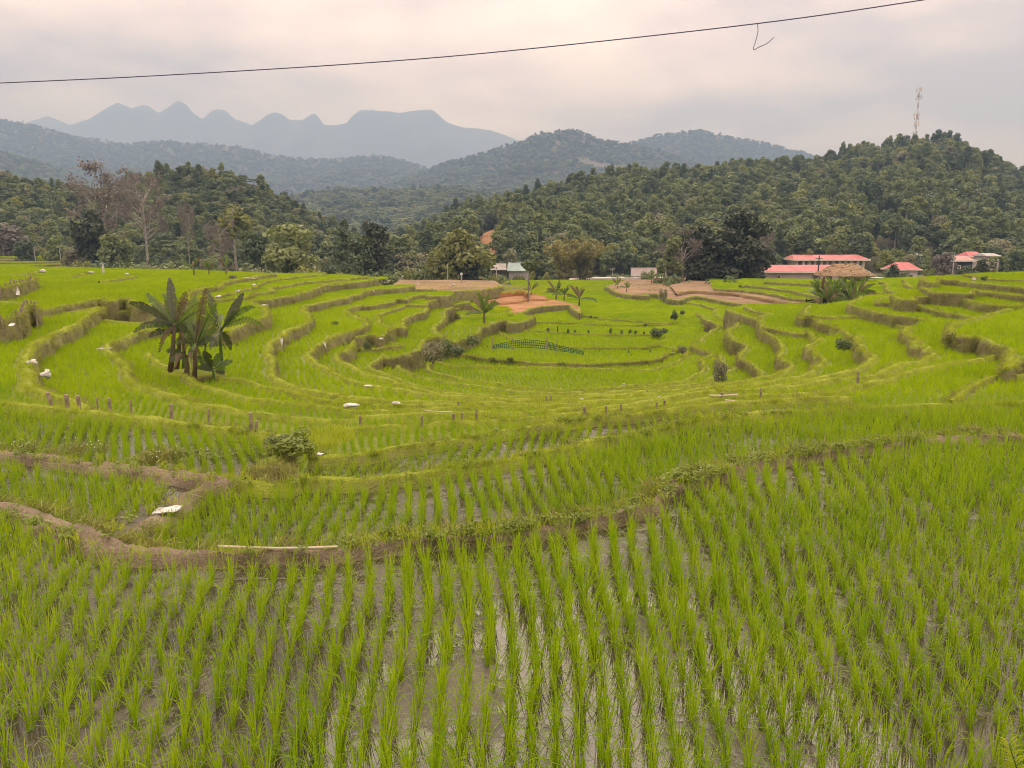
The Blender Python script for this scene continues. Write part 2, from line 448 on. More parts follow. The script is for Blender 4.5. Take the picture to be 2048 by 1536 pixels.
# ------------------------------------------------------------------ valley ground
def ground_z(x, y):                        # metres in, metres out
    x = np.asarray(x, float) / S; y = np.asarray(y, float) / S
    z = -9.0 + 0 * x
    z = z + 0.9 * smooth(95, 125, y)
    z = z + 1.35 * smooth(28, 48, x) * smooth(80, 112, y)
    z = z + 0.6 * smooth(-55, -95, x) * smooth(85, 150, y)
    z = z + 0.6 * smooth(-15, -60, x) * smooth(75, 95, y)
    z = z + 3.0 * smooth(150, 260, y) + 5.0 * smooth(300, 900, y)
    return z * S
def build_ground():
    g = np.concatenate([-np.geomspace(7500, 260, 26), np.arange(-250, 251, 6.5), np.geomspace(260, 7500, 26)])
    gy = np.concatenate([-np.geomspace(1400, 60, 12), np.arange(-50, 330, 6.5), np.geomspace(335, 7400, 32)])
    X, Y = np.meshgrid(g, gy, indexing='ij')
    Z = ground_z(X, Y) + 0.5 * fbm(X / 18, Y / 18, 3) * smooth(110, 160, Y)
    v = np.stack([X, Y, Z], -1).reshape(-1, 3)
    n, m = len(g), len(gy)
    i, j = np.meshgrid(np.arange(n - 1), np.arange(m - 1), indexing='ij')
    a = (i * m + j).ravel()
    f = np.stack([a, a + m, a + m + 1, a + 1], -1)
    tag(mesh_obj('ground', v, f, [M_GROUND], smooth_shade=True), 'green and brown valley floor under the terraces and trees', kind='structure')
build_ground()

# ------------------------------------------------------------------ terraces
TERR = []
def catmull(p, sub=4):
    p = np.asarray(p, float)
    q = np.vstack([2 * p[0] - p[1], p, 2 * p[-1] - p[-2]])
    out = []
    for i in range(1, len(q) - 2):
        for k in range(sub):
            t = k / sub
            a, b, c, d = q[i - 1], q[i], q[i + 1], q[i + 2]
            out.append(0.5 * ((2 * b) + (c - a) * t + (2 * a - 5 * b + 4 * c - d) * t * t + (3 * b - a - 3 * c + d) * t ** 3))
    out.append(p[-1])
    return np.array(out)
def resample(p):
    out = [p[0]]
    for a, b in zip(p[:-1], p[1:]):
        d = np.hypot(*(b - a))
        step = max(0.09 if math.hypot(*a) < 13 * S else 0.22, 0.006 * math.hypot(*a))
        n = max(1, int(round(d / step)))
        for k in range(1, n + 1):
            out.append(a + (b - a) * k / n)
    p = np.array(out)
    keep = [0]
    for i in range(1, len(p)):
        step = max(0.09 if math.hypot(*p[i]) < 13 * S else 0.22, 0.006 * math.hypot(*p[i]))
        if np.hypot(*(p[i] - p[keep[-1]])) > step * 0.75 or i == len(p) - 1:
            keep.append(i)
    return p[keep]
def terr(z, edge, close='U', crop='rice', bund='grass', rows=0.0, wall=1.3, width=0.17, corners=None, tall=1.0, label=None):
    px = catmull(edge, 5)
    e = np.array([P3(x, y, z)[:2] for x, y in px])
    e = resample(e)
    # a hand-dug edge is never a smooth curve
    t = np.gradient(e, axis=0); t /= np.maximum(np.hypot(t[:, 0], t[:, 1]), 1e-6)[:, None]
    nrm = np.stack([t[:, 1], -t[:, 0]], -1)
    d = np.hypot(e[:, 0], e[:, 1])
    amp = np.clip(0.004 * d + 0.03, 0.05, 0.30)
    wob = fbm(e[:, 0] / 1.6 + len(TERR) * 7.7, e[:, 1] / 1.6, 11, 3)
    e = e + nrm * (amp * wob)[:, None]
    XL, XR = -75 * S, 75 * S
    if close == 'U':
        c = [(XR, e[-1][1]), (XR, -12), (XL, -12), (XL, e[0][1])]
    elif close == 'L':
        c = [(XL, e[-1][1]), (XL, e[0][1])]
    elif close == 'R':
        c = [(XR, e[-1][1]), (XR, e[0][1])]
    else:
        c = [P3(x, y, z)[:2] for x, y in close]
    poly = np.vstack([e, np.array(c)])
    area = 0.5 * np.sum(poly[:, 0] * np.roll(poly[:, 1], -1) - poly[:, 1] * np.roll(poly[:, 0], -1))
    sgn = 1.0 if area > 0 else -1.0
    TERR.append(dict(z=LV(z) * S, poly=poly, edge=e, sgn=sgn, crop=crop, bund=bund, rows=rows, wall=wall * S, width=width * S * (0.72 if bund != 'dirt' else 1.0), tall=tall, label=label))

# ---- nearest paddies and their dikes (levels are heights below the eye)
F0 = Q('p', (-260, 985), (-120, 990)) + Q('7', (0, 655), (150, 690), (300, 735), (450, 790), (600, 860), (720, 905), (900, 928), (1300, 935), (1700, 930), (2048, 915)) \
     + Q('8', (500, 935), (800, 905), (1100, 885), (1400, 845), (1700, 800), (1900, 755), (2048, 715)) \
     + Q('p', (1330, 975), (1396, 950), (1517, 920), (1656, 897), (1794, 882), (1933, 868), (2048, 872), (2200, 880))
terr(-2.5, F0, 'U', bund='dirt', width=0.088, rows=0.22, wall=0.5, label='flooded paddy nearest the camera')
F1L = Q('p', (-260, 880), (-100, 890)) + Q('7', (0, 345), (200, 365), (380, 395), (600, 425), (800, 445), (1000, 475), (1180, 505), (1330, 530), (1180, 560), (1100, 620), (1000, 715), (900, 770), (790, 835), (745, 890), (745, 960))
terr(-2.72, F1L, Q('p', (340, 1112), (-260, 1120)), bund='dirt', width=0.135, rows=0.3, wall=0.6, tall=1.0, label='small green paddy left of the slanting dirt path')
F1 = Q('7', (1120, 505), (1240, 530), (1400, 545), (1700, 560)) + Q('8', (0, 585), (300, 592), (600, 575), (900, 520), (1200, 478), (1500, 420), (1700, 370), (2048, 312)) \
     + Q('p', (1380, 843), (1540, 826), (1700, 817), (1900, 812), (2048, 808), (2250, 800))
terr(-2.78, F1, Q('p', (2250, 1000), (1400, 1100), (700, 1200), (240, 1130), (250, 1060)), bund='grass', width=0.12, rows=0.12, wall=0.7, label='paddy between the nearest dike and the grassy dike')
F2L = Q('p', (-300, 790), (-140, 796)) + Q('7', (0, 75), (150, 92), (300, 110), (500, 130), (700, 150), (900, 175), (1100, 200), (1300, 225), (1480, 250), (1620, 270), (1680, 330), (1640, 400), (1560, 470), (1450, 540))
terr(-2.95, F2L, Q('p', (480, 1000), (-300, 1000)), bund='grass', width=0.16, rows=0.4, wall=0.9, tall=1.2, label='left paddy behind the row of wooden stakes')
F2 = Q('8', (60, 455), (300, 450), (600, 400), (900, 352), (1200, 300), (1500, 255), (1800, 226), (2048, 200)) + Q('p', (1400, 812), (1560, 800), (1700, 796))
terr(-3.02, F2, Q('p', (1760, 830), (1500, 870), (1100, 960), (560, 980), (590, 930)), bund='grass', width=0.13, rows=-0.1, wall=0.7, label='narrow shining paddy strip in the middle distance')
F3 = Q('8', (30, 300), (200, 285), (450, 275), (700, 258), (900, 244), (1100, 236), (1400, 216), (1650, 196), (1900, 176), (2048, 160)) + Q('5', (500, 1470), (900, 1420), (1300, 1390), (1700, 1385), (2038, 1365)) \
     + Q('6', (200, 1330), (350, 1285), (560, 1240), (750, 1195), (1000, 1115), (1400, 1050), (1680, 1000), (1850, 930), (1900, 900))
terr(-3.5, F3, Q('p', (2200, 690), (2300, 900), (1500, 900), (900, 960), (560, 1000), (590, 880)), bund='grass', width=0.17, rows=0.15, wall=0.9, label='long paddy behind the bamboo stakes')
BR = Q('6', (1280, 1462), (1400, 1390), (1520, 1300), (1650, 1230), (1800, 1205), (2048, 1195), (2300, 1180))
terr(-3.44, BR, Q('p', (2120, 860), (1960, 850)), bund='grass', width=0.11, rows=0.2, wall=0.4, label='small paddy at the right edge')
# ---- left side, from the top downwards
U = 'U'
terr(-2.5, Q('1', (-700, 610), (0, 605), (120, 585), (210, 565), (235, 500), (285, 455), (370, 485), (330, 430), (200, 445), (0, 430), (-600, 420)), Q('p', (-140, 604)), bund='stakes', rows=0.5, wall=1.0, label='raised plot edged with stakes at the left edge')
terr(-2.3, Q('1', (-700, 300), (0, 280), (100, 262), (200, 240), (300, 205), (335, 195), (330, 165), (150, 160), (-600, 160)), Q('p', (-140, 555)), bund='stakes', rows=0.4, wall=1.0, label='upper plot edged with stakes at the left edge')
LH = Q('1', (-900, 560), (0, 540), (400, 520), (560, 490), (700, 462), (850, 432), (1050, 396), (1110, 430), (1200, 412), (1300, 398)) + Q('2', (-100, 470), (100, 440), (250, 415), (390, 410), (410, 330), (560, 292), (680, 285), (740, 242), (830, 212), (930, 196), (1100, 165), (1300, 140))
terr(-2.95, LH, Q('p', (480, 543), (420, 541), (250, 537), (0, 533), (-300, 530), (-300, 620)), rows=0.3, wall=1.0, label='wide sloping paddy at the upper left')
terr(-2.83, Q('1', (1010, 222), (1140, 208), (1300, 184), (1400, 160)), Q('p', (272, 541), (100, 535), (-200, 532), (0, 562)), wall=0.6, rows=0.2)
terr(-2.76, Q('1', (640, 178), (750, 172), (850, 150), (900, 138)), Q('p', (165, 535), (0, 532), (-200, 530), (0, 553)), wall=0.6, rows=0.2)
terr(-2.68, Q('1', (130, 150), (270, 145), (390, 120), (420, 108)), Q('p', (60, 531), (-200, 529), (-200, 548)), wall=0.6, rows=0.2)
terr(-3.06, Q('2', (-400, 440), (100, 320), (150, 300), (280, 268), (440, 244), (455, 222), (700, 176), (900, 150)), Q('p', (470, 546), (300, 545), (200, 580)), wall=0.7, rows=0.2)
terr(-3.2, Q('2', (200, 420), (500, 390), (690, 372), (760, 358), (900, 320), (1060, 280), (1170, 225), (1240, 210), (1400, 185), (1640, 158), (1800, 140)), Q('p', (640, 546), (400, 547), (250, 560)), wall=0.8, rows=0.2, label='paddy strip below the hill crest on the left')
terr(-3.34, Q('2', (500, 420), (960, 382), (1080, 346), (1250, 320), (1262, 285), (1440, 256), (1500, 236), (1750, 212), (2048, 190)) + Q('3', (250, 204), (540, 186), (700, 168)), Q('p', (700, 549), (500, 549), (380, 560), (380, 605)), wall=0.9, rows=0.2, label='second paddy strip below the hill crest on the left')
LA = Q('1', (-900, 580), (0, 600), (400, 560), (600, 545), (800, 530), (1000, 488), (1040, 500), (1000, 520), (930, 560), (860, 618), (700, 705), (520, 768), (370, 880), (290, 955), (270, 1020), (300, 1100), (310, 1190), (300, 1280), (380, 1330), (500, 1385), (650, 1420), (800, 1460), (850, 1510), (880, 1580))
terr(-3.22, LA, Q('p', (200, 840), (-300, 830), (-300, 640)), bund='grass', width=0.22, rows=0.35, wall=1.4, label='left paddy bounded by the high bank with white sacks')
LD = Q('1', (1040, 500), (1090, 545), (1250, 532), (1420, 522)) + Q('2', (150, 540), (400, 580), (620, 640), (740, 720), (790, 745), (880, 698), (1010, 640), (1190, 588), (1215, 540), (1165, 490), (1020, 432), (1200, 402), (1500, 355), (1620, 320), (1700, 288), (1850, 246), (2048, 230)) + Q('3', (180, 262), (400, 240), (650, 220), (800, 190))
terr(-3.5, LD, Q('p', (780, 553), (600, 553), (400, 560), (200, 600), (200, 612)), wall=1.2, rows=0.3, label='paddy behind the banana clump')
LB2 = Q('1', (1080, 620), (1300, 640), (1500, 660), (1620, 712), (1420, 735), (1250, 815), (1150, 850), (1110, 890), (1130, 940), (1250, 1020), (1300, 1100), (1320, 1180), (1420, 1280), (1560, 1325), (1800, 1390), (2048, 1440)) \
      + Q('7', (1050, 55), (1200, 88), (1500, 128), (1800, 160), (2048, 180)) + Q('8', (360, 214), (700, 204), (1000, 196), (1300, 188), (1650, 168), (1900, 148)) + Q('5', (300, 1430), (900, 1345), (1300, 1330), (1700, 1300), (2038, 1230)) \
      + Q('6', (200, 1215), (500, 1185), (680, 1105), (850, 1052), (1000, 1030), (1105, 970), (1035, 930), (1075, 890), (960, 900), (905, 845), (985, 825), (830, 770), (790, 745), (845, 702), (900, 690))
terr(-3.75, LB2, Q('p', (1850, 640), (2300, 640), (2300, 1000), (-300, 1000), (-300, 720), (150, 660), (200, 630)), bund='grass', width=0.19, rows=0.25, wall=1.2, label='curving paddy from the banana clump round to the right slope')
terr(-4.42, Q('5', (1900, 470), (1870, 485), (1838, 530), (1850, 572)) + Q('6', (0, 582), (330, 580), (600, 614), (845, 702), (900, 700)), Q('p', (1900, 650), (1900, 600), (1700, 600)), rows=0.3, wall=0.9, width=0.16, label='bright terrace in front of the right banana clump')
LC1 = Q('1', (1500, 960), (1560, 1000)) + Q('2', (50, 1000), (120, 1060), (250, 1110), (350, 1150), (440, 1240), (560, 1285), (700, 1330), (1000, 1420), (1300, 1460), (1700, 1500)) + Q('3', (150, 1500), (400, 1530)) + Q('8', (350, 185), (600, 178), (1000, 164), (1400, 156), (1700, 140))
terr(-3.95, LC1, Q('p', (1250, 830), (600, 880), (100, 850), (150, 760), (270, 700)), width=0.15, rows=0.2, wall=0.9, label='paddy in front of the banana clump')
LC2 = Q('2', (640, 1210), (800, 1215), (960, 1232), (1100, 1285), (1400, 1350), (1700, 1430)) + Q('3', (330, 1455), (650, 1478), (1000, 1500), (1400, 1500), (1800, 1490))
terr(-4.1, LC2, Q('p', (1000, 830), (600, 860), (350, 800), (400, 765)), width=0.10, rows=0.2, wall=0.6)
LC3 = Q('3', (1170, 262), (1045, 280), (870, 295), (700, 310), (605, 345), (450, 393), (250, 430), (60, 470)) + Q('2', (1560, 487), (1600, 530), (1662, 610), (1520, 690), (1410, 722), (1330, 800), (1225, 890), (1235, 980), (1290, 1060), (1260, 1150), (1345, 1240), (1550, 1310), (1800, 1370), (2048, 1395)) \
      + Q('3', (400, 1395), (650, 1425), (900, 1442), (1200, 1455), (1700, 1468), (2048, 1462)) + Q('4', (600, 1480), (1000, 1470), (1500, 1450), (2048, 1420)) + Q('5', (500, 1385), (1000, 1340), (1400, 1320), (1800, 1250), (2038, 1198)) \
      + Q('6', (100, 1172), (300, 1120), (435, 1060), (505, 982), (405, 930), (352, 850), (330, 800), (380, 770))
terr(-4.2, LC3, Q('p', (1780, 660), (2300, 700), (2300, 1000), (-300, 1000), (-300, 640), (300, 600), (480, 590), (700, 575), (815, 568)), width=0.19, rows=0.3, wall=1.5, label='broad curving paddy below the banana clump')
terr(-4.6, Q('6', (400, 800), (275, 785), (190, 716), (0, 660)) + Q('5', (1960, 612), (1880, 595), (1795, 600), (1800, 560)), Q('p', (1640, 612), (1850, 640), (1850, 690)), rows=0.3, wall=1.0, width=0.16, label='narrow terrace strip under the bright terrace on the right slope')
LF = Q('3', (1560, 358), (1320, 372), (1312, 350), (1180, 366), (1100, 392), (1080, 405), (950, 406), (935, 432), (700, 470), (650, 460), (540, 488), (450, 518), (560, 570), (660, 620), (692, 670), (550, 722), (440, 752), (330, 790), (215, 850), (125, 920), (105, 1000), (180, 1052), (300, 1120), (450, 1200), (600, 1255), (800, 1295), (1050, 1340), (1350, 1388), (1700, 1410), (2048, 1425)) \
     + Q('4', (600, 1440), (1000, 1435), (1500, 1405), (2048, 1365)) + Q('5', (500, 1355), (900, 1310), (1180, 1285), (1520, 1238), (1800, 1192), (1930, 1130), (1900, 1110), (1960, 1080), (2020, 1020), (1955, 980), (1930, 930), (1860, 890), (1960, 842), (2010, 800))
terr(-4.85, LF, Q('p', (1700, 660), (2300, 700), (2300, 1000), (-300, 1000), (-300, 640), (480, 620), (760, 585), (900, 582)), width=0.18, rows=0.35, wall=1.5, label='wide curving paddy round the bowl, third from its floor')
terr(-5.25, Q('5', (1975, 850), (1960, 842), (1900, 762), (1835, 730), (1815, 762), (1600, 722), (1430, 688), (1385, 640), (1400, 580), (1515, 552), (1400, 540), (1230, 490), (1240, 468)), Q('p', (1620, 604), (1720, 620), (1700, 690)), rows=0.3, wall=1.0, width=0.16, label='rounded green terrace left of the bright one on the right slope')
Y5 = Q('3', (1565, 385), (1480, 396), (1300, 432), (1292, 462), (1310, 492), (1260, 530), (1170, 560), (1082, 610), (1066, 682), (1080, 700), (960, 700), (900, 742), (826, 790), (720, 770), (610, 800), (560, 850), (540, 890), (430, 940), (385, 972), (412, 1035), (560, 1100), (700, 1170), (900, 1230), (1050, 1280), (1340, 1345), (1700, 1388), (2048, 1405)) \
     + Q('4', (600, 1425), (1000, 1418), (1500, 1390), (2048, 1350)) + Q('5', (500, 1340), (900, 1290), (1180, 1245), (1400, 1200), (1600, 1146), (1690, 1075), (1575, 990), (1610, 940), (1590, 890), (1550, 800), (1425, 742), (1390, 662), (1312, 592), (1100, 532), (1055, 502))
terr(-5.55, Y5, Q('p', (1500, 606), (2300, 640), (2300, 1000), (-300, 1000), (-300, 680), (600, 640), (800, 600), (900, 588)), width=0.17, rows=0.3, wall=1.4, label='curving paddy round the bowl, fourth from its floor')
terr(-6.08, Q('3', (830, 770), (826, 797), (860, 822), (960, 850), (1060, 876), (900, 896), (760, 916), (640, 905), (590, 870)), Q('p', (705, 700), (690, 650), (780, 645), (800, 665)), rows=0.3, wall=0.8, width=0.13, label='small wedge-shaped paddy with a straight front bund left of the bowl')
R5 = Q('3', (1565, 384), (1500, 392), (1292, 434), (1300, 466), (1115, 462), (960, 510), (812, 560), (832, 640), (885, 670), (945, 692), (900, 742), (828, 788), (720, 768), (640, 786), (560, 790), (490, 770), (420, 710))
terr(-5.3, R5, Q('p', (690, 690), (690, 620), (850, 590)), width=0.14, rows=0.3, wall=1.0)
V3 = Q('3', (1745, 430), (1560, 462), (1560, 488), (1490, 512), (1480, 590), (1440, 632), (1386, 682), (1402, 742), (1450, 782), (1330, 800), (1250, 870), (1215, 920), (1120, 962), (1030, 982), (885, 1000), (850, 962), (805, 1025), (742, 1052), (722, 1086), (770, 1136), (900, 1180), (1100, 1250), (1350, 1318), (1700, 1360), (2048, 1385)) \
     + Q('4', (600, 1405), (1000, 1400), (1500, 1370), (2048, 1335)) + Q('5', (500, 1322), (900, 1270), (1150, 1250), (1340, 1210), (1395, 1165), (1320, 1080), (1250, 1040), (1150, 992), (1240, 880), (1095, 812), (1042, 746), (1100, 692), (1160, 642))
terr(-6.3, V3, Q('p', (1520, 640), (2300, 690), (2300, 1000), (-300, 1000), (-300, 720), (700, 680), (860, 620), (930, 600)), bund='scrub', width=0.17, rows=0.3, wall=1.4, label='curving paddy round the bowl above the overgrown bank')
T2 = Q('4', (860, 578), (780, 618), (690, 645), (610, 652), (580, 615), (470, 640), (340, 690), (270, 745), (190, 792), (100, 822), (0, 850)) + Q('3', (1480, 800), (1400, 790), (1262, 872), (1222, 930), (1120, 975), (1035, 1002), (1008, 1052), (1060, 1120), (1150, 1170), (1400, 1230), (1700, 1275), (2048, 1320)) \
     + Q('4', (700, 1345), (1100, 1360), (1500, 1350), (2048, 1318)) + Q('5', (400, 1300), (760, 1270), (830, 1220), (1000, 1160), (1120, 1110), (1040, 1090), (960, 1020), (970, 960))
terr(-6.85, T2, Q('p', (1500, 720), (2300, 800), (2300, 1000), (-300, 1000), (-300, 800), (700, 740), (900, 650), (960, 615)), bund='scrub', width=0.17, rows=0.1, wall=1.6, label='paddy on top of the overgrown bank beside the bowl floor')
T1 = Q('3', (1240, 1030), (1290, 1038), (1345, 1060), (1298, 1092), (1372, 1155), (1500, 1182), (1700, 1222), (2048, 1266)) + Q('4', (700, 1302), (1100, 1325), (1500, 1316), (2048, 1270)) \
     + Q('5', (300, 1268), (560, 1245), (690, 1190), (780, 1130), (802, 1060), (780, 1022), (890, 960), (705, 886), (740, 842), (820, 780), (880, 732), (972, 670), (832, 612), (740, 548))
terr(-7.4, T1, Q('p', (1420, 622), (1700, 640), (2300, 900), (2300, 1000), (-300, 1000), (-300, 900), (800, 760)), width=0.15, rows=0.05, wall=1.2, label='lowest ring of paddy round the bowl floor')
# ---- bowl floor and the fields running back
FB = -8.0
FA = Q('3', (1380, 1040), (1480, 1065), (1560, 1085)) + Q('4', (100, 1095), (500, 1100), (1200, 1106), (2048, 1128)) + Q('5', (330, 1108), (480, 1060), (565, 1010), (625, 932), (450, 902), (345, 868), (395, 820), (425, 745), (405, 700))
terr(-7.75, FA, Q('p', (1500, 670), (1600, 760), (1500, 900), (700, 900), (850, 760)), rows=0.1, wall=0.8, width=0.12, label='broad paddy at the near side of the bowl floor')
terr(FB, Q('p', (700, 700), (1400, 700)), Q('p', (1700, 900), (500, 900)), rows=0.1, wall=0.3, width=0.1, label='sunken wet strip across the bowl floor')
FC = Q('3', (1560, 960), (1700, 975)) + Q('4', (100, 955), (250, 985), (420, 1015), (700, 1040), (1100, 1058), (1500, 1062), (1800, 1050), (2048, 1030)) + Q('5', (180, 1040), (360, 1000), (450, 950))
terr(-7.8, FC, Q('p', (1400, 690), (1400, 600), (900, 620), (880, 700)), rows=0.1, wall=0.5, width=0.11, tall=1.1, label='paddy with the green net on the bowl floor')
FD = Q('4', (380, 690), (470, 710), (560, 765), (680, 830), (860, 862), (1060, 880), (1350, 900), (1700, 905), (2048, 905)) + Q('5', (200, 900), (345, 880))
terr(-7.72, FD, Q('p', (1400, 660), (1400, 590), (950, 590)), rows=0.1, wall=0.3, width=0.10, label='bright paddy in front of the row of young shrubs')
FE = Q('4', (560, 715), (880, 725), (1050, 738), (1250, 752), (1600, 765), (2048, 768)) + Q('5', (200, 765), (350, 760))
terr(-7.66, FE, Q('p', (1400, 640), (1400, 570), (1000, 570)), rows=0.1, wall=0.3, width=0.10, label='paddy behind the row of young shrubs')
FF = Q('4', (900, 640), (1200, 645), (1500, 660), (1800, 668), (2048, 668)) + Q('5', (200, 670), (420, 660))
terr(-7.6, FF, Q('p', (1420, 630), (1420, 560), (1000, 560)), rows=0.1, wall=0.25, width=0.09)
FG = Q('4', (1300, 560), (1550, 598), (1800, 620), (2048, 640)) + Q('5', (200, 648), (460, 640))
terr(-7.52, FG, Q('p', (1420, 620), (1420, 567), (1270, 563), (1100, 566), (1040, 572)), rows=0.1, wall=0.25, width=0.09, label='far flat paddy reaching back to the road')
# ---- tilled plots in the middle of the picture
terr(-5.2, Q('3', (1150, 275), (1200, 300), (1340, 300), (1480, 318), (1600, 318), (1800, 308), (2000, 285), (2060, 262)), Q('p', (990, 561), (900, 559), (800, 560), (780, 572)), crop='soil', bund='grass', wall=1.0, label='bare brown plot in front of the big round tree')
terr(-6.05, Q('3', (1300, 350), (1560, 356), (1700, 362)) + Q('4', (150, 358), (250, 352), (500, 333), (740, 312), (790, 345), (800, 300)), Q('p', (1050, 572), (980, 565), (830, 570), (850, 590)), crop='weeds', bund='orange', wall=1.3, label='weedy bench above the orange cutting')
terr(-6.95, Q('4', (60, 440), (250, 470), (450, 520), (620, 545), (720, 545), (820, 502), (1000, 472), (1215, 462), (1240, 490), (1330, 545), (1330, 480), (1240, 440), (1100, 410), (980, 395)), Q('p', (1060, 585), (900, 590)), crop='soil_o', bund='scrub', wall=1.5, label='freshly dug orange plot in the middle')
terr(-6.75, Q('4', (420, 450), (560, 440), (700, 425), (820, 400), (1000, 402), (960, 370), (860, 352)), Q('p', (1040, 580), (930, 590)), crop='soil_o', bund='orange', wall=0.8, label='upper step of the orange plot')
terr(-6.75, Q('4', (-60, 500), (40, 505), (230, 510), (360, 500), (420, 490)), Q('p', (985, 608), (900, 600)), rows=0.2, wall=0.8)
terr(-6.85, Q('4', (110, 560), (130, 580), (220, 590), (360, 572), (520, 555), (590, 525), (610, 570), (640, 560)), Q('p', (1020, 615), (940, 600), (915, 620)), rows=0.2, wall=1.0)
# ---- right side, behind
terr(-7.35, Q('5', (470, 420), (560, 428), (700, 442), (830, 470), (930, 500), (900, 530), (945, 582), (1020, 618), (1160, 640)), Q('p', (1560, 620), (1560, 590), (1350, 596)), rows=0.2, wall=1.0, label='green paddy below the tilled slope on the right')
terr(-6.9, Q('4', (1600, 270), (1680, 320), (1760, 345), (1900, 360), (2048, 370)) + Q('5', (180, 350), (340, 352), (430, 395), (560, 412), (660, 378), (780, 378), (1000, 420), (1150, 445), (1250, 455)), Q('p', (1620, 605), (1640, 560), (1400, 555), (1250, 560)), crop='soil', bund='scrub', wall=1.0, label='tilled brown field below the dark grove')
terr(-6.55, Q('5', (520, 345), (640, 322), (760, 318), (900, 332), (1080, 340), (1300, 372), (1500, 410), (1700, 440)), Q('p', (1660, 600), (1640, 560), (1400, 556), (1340, 570)), crop='soil', bund='soil', wall=0.7, label='second tilled strip on the right')
terr(-6.2, Q('5', (920, 290), (1080, 300), (1200, 306), (1500, 345), (1700, 388), (1850, 400)), Q('p', (1680, 590), (1660, 558), (1420, 556)), rows=1.2, wall=0.9, label='low green strip on the tilled slope')
terr(-5.8, Q('5', (1180, 262), (1240, 260), (1500, 284), (1700, 315), (1900, 355), (2038, 370)), Q('p', (1720, 590), (1680, 558), (1480, 557)), rows=1.2, wall=0.9, label='middle green strip on the tilled slope')
terr(-5.35, Q('5', (1430, 222), (1500, 226), (1700, 236), (1900, 246), (2038, 262)), Q('p', (1720, 580), (1700, 560), (1530, 558)), rows=1.2, wall=0.8, label='top green strip on the tilled slope')
terr(-5.0, Q('6', (360, 330), (400, 352), (520, 338), (700, 346), (760, 360)), Q('p', (1830, 570), (1770, 557), (1720, 560)), rows=0.5, wall=0.8)
terr(-4.6, Q('6', (560, 225), (640, 235), (635, 300), (700, 322), (850, 345), (900, 330)), Q('p', (1850, 575), (1850, 553), (1765, 556)), rows=0.5, wall=0.8)
terr(-4.2, Q('6', (820, 195), (850, 250), (900, 275), (1010, 285), (1100, 280)), Q('p', (1880, 565), (1880, 551), (1810, 556)), rows=0.5, wall=0.7)
# ---- right side, near slope
terr(-3.8, Q('6', (380, 372), (330, 412), (262, 452), (335, 482), (460, 518), (700, 572), (900, 592), (1105, 632), (1300, 640)), Q('p', (2300, 640), (2300, 560), (1800, 585)), rows=0.5, wall=1.0, width=0.16, label='long terrace strip on the right, fifth below the crest')
terr(-3.5, Q('6', (700, 365), (560, 402), (540, 430), (800, 450), (960, 472), (1200, 532), (1400, 562), (1500, 584), (1600, 590)), Q('p', (2300, 640), (2300, 560), (1830, 580)), bund='scrub', rows=0.5, wall=1.0, width=0.17, label='long terrace strip on the right, fourth below the crest')
GG = Q('6', (2000, 470), (1900, 505), (1700, 560), (1560, 588), (1400, 632), (1285, 690), (1312, 742), (1450, 800), (1600, 802), (1750, 870), (1850, 908), (1890, 950), (1895, 1050), (1860, 1130), (2048, 1010), (2400, 990))
terr(-3.2, GG, Q('p', (2400, 590)), bund='scrub', rows=0.5, wall=1.2, width=0.17, label='large bright terrace at the right edge')
terr(-3.1, Q('6', (690, 362), (780, 402), (920, 412), (950, 382), (1200, 375), (1400, 404), (1650, 450), (1935, 482), (2048, 455), (2300, 420)), Q('p', (2400, 540), (1850, 570)), bund='scrub', rows=0.5, wall=1.0, width=0.16, label='long terrace strip on the right, third below the crest')
terr(-2.83, Q('6', (1010, 285), (1090, 322), (1300, 342), (1500, 350), (1525, 315), (1700, 335), (2048, 372), (2400, 400)), Q('p', (2400, 530), (1900, 560)), bund='scrub', rows=0.5, wall=0.9, width=0.16, label='long terrace strip on the right, second below the crest')
terr(-2.5, Q('6', (1010, 180), (1060, 225), (1140, 232), (1180, 200), (1500, 226), (1540, 236), (1800, 260), (2048, 286), (2400, 310)), Q('p', (2400, 540), (2048, 547), (1900, 550)), bund='scrub', rows=0.5, wall=0.9, width=0.16, label='topmost terrace at the right crest')
terr(-2.36, Q('6', (1420, 155), (1500, 160), (1620, 190), (1800, 200), (2048, 205), (2400, 210)), Q('p', (2400, 537), (2048, 543), (1960, 546)), rows=0.5, wall=0.5, width=0.12)
# ---- far left fields beyond the crest
for k, yy in enumerate((538, 531, 525, 519, 514)):
    terr(-4.9 + 0.42 * k, Q('p', (-300, yy), (20, yy), (70, yy - 0.6), (110, yy - 2), (150 - 3 * k, yy - 5 - k)), Q('p', (120, 507.5), (-300, 506)), crop='rice' if k else 'soil', rows=1.4, wall=0.8, width=0.15, label='far terrace strip at the left edge, step %d from below' % (k + 1))

TERR.sort(key=lambda t: -t['z'])

def inside(poly, pts):
    x, y = pts[:, 0], pts[:, 1]
    r = np.zeros(len(pts), bool)
    px, py = poly[:, 0], poly[:, 1]
    qx, qy = np.roll(px, 1), np.roll(py, 1)
    for a, b, c, d in zip(px, py, qx, qy):
        if b == d: continue
        m = (b > y) != (d > y)
        if not m.any(): continue
        r[m] ^= x[m] < (c - a) * (y[m] - b) / (d - b) + a
    return r
def edge_dist(edge, pts):
    out = np.full(len(pts), 1e9)
    a, b = edge[:-1], edge[1:]
    for s in range(0, len(pts), 4000):
        p = pts[s:s + 4000]
        ab = b - a
        L = np.maximum((ab ** 2).sum(1), 1e-9)
        t = np.clip(((p[:, None] - a[None]) * ab[None]).sum(-1) / L[None], 0, 1)
        q = a[None] + ab[None] * t[..., None]
        out[s:s + 4000] = np.sqrt(((p[:, None] - q) ** 2).sum(-1)).min(1)
    return out
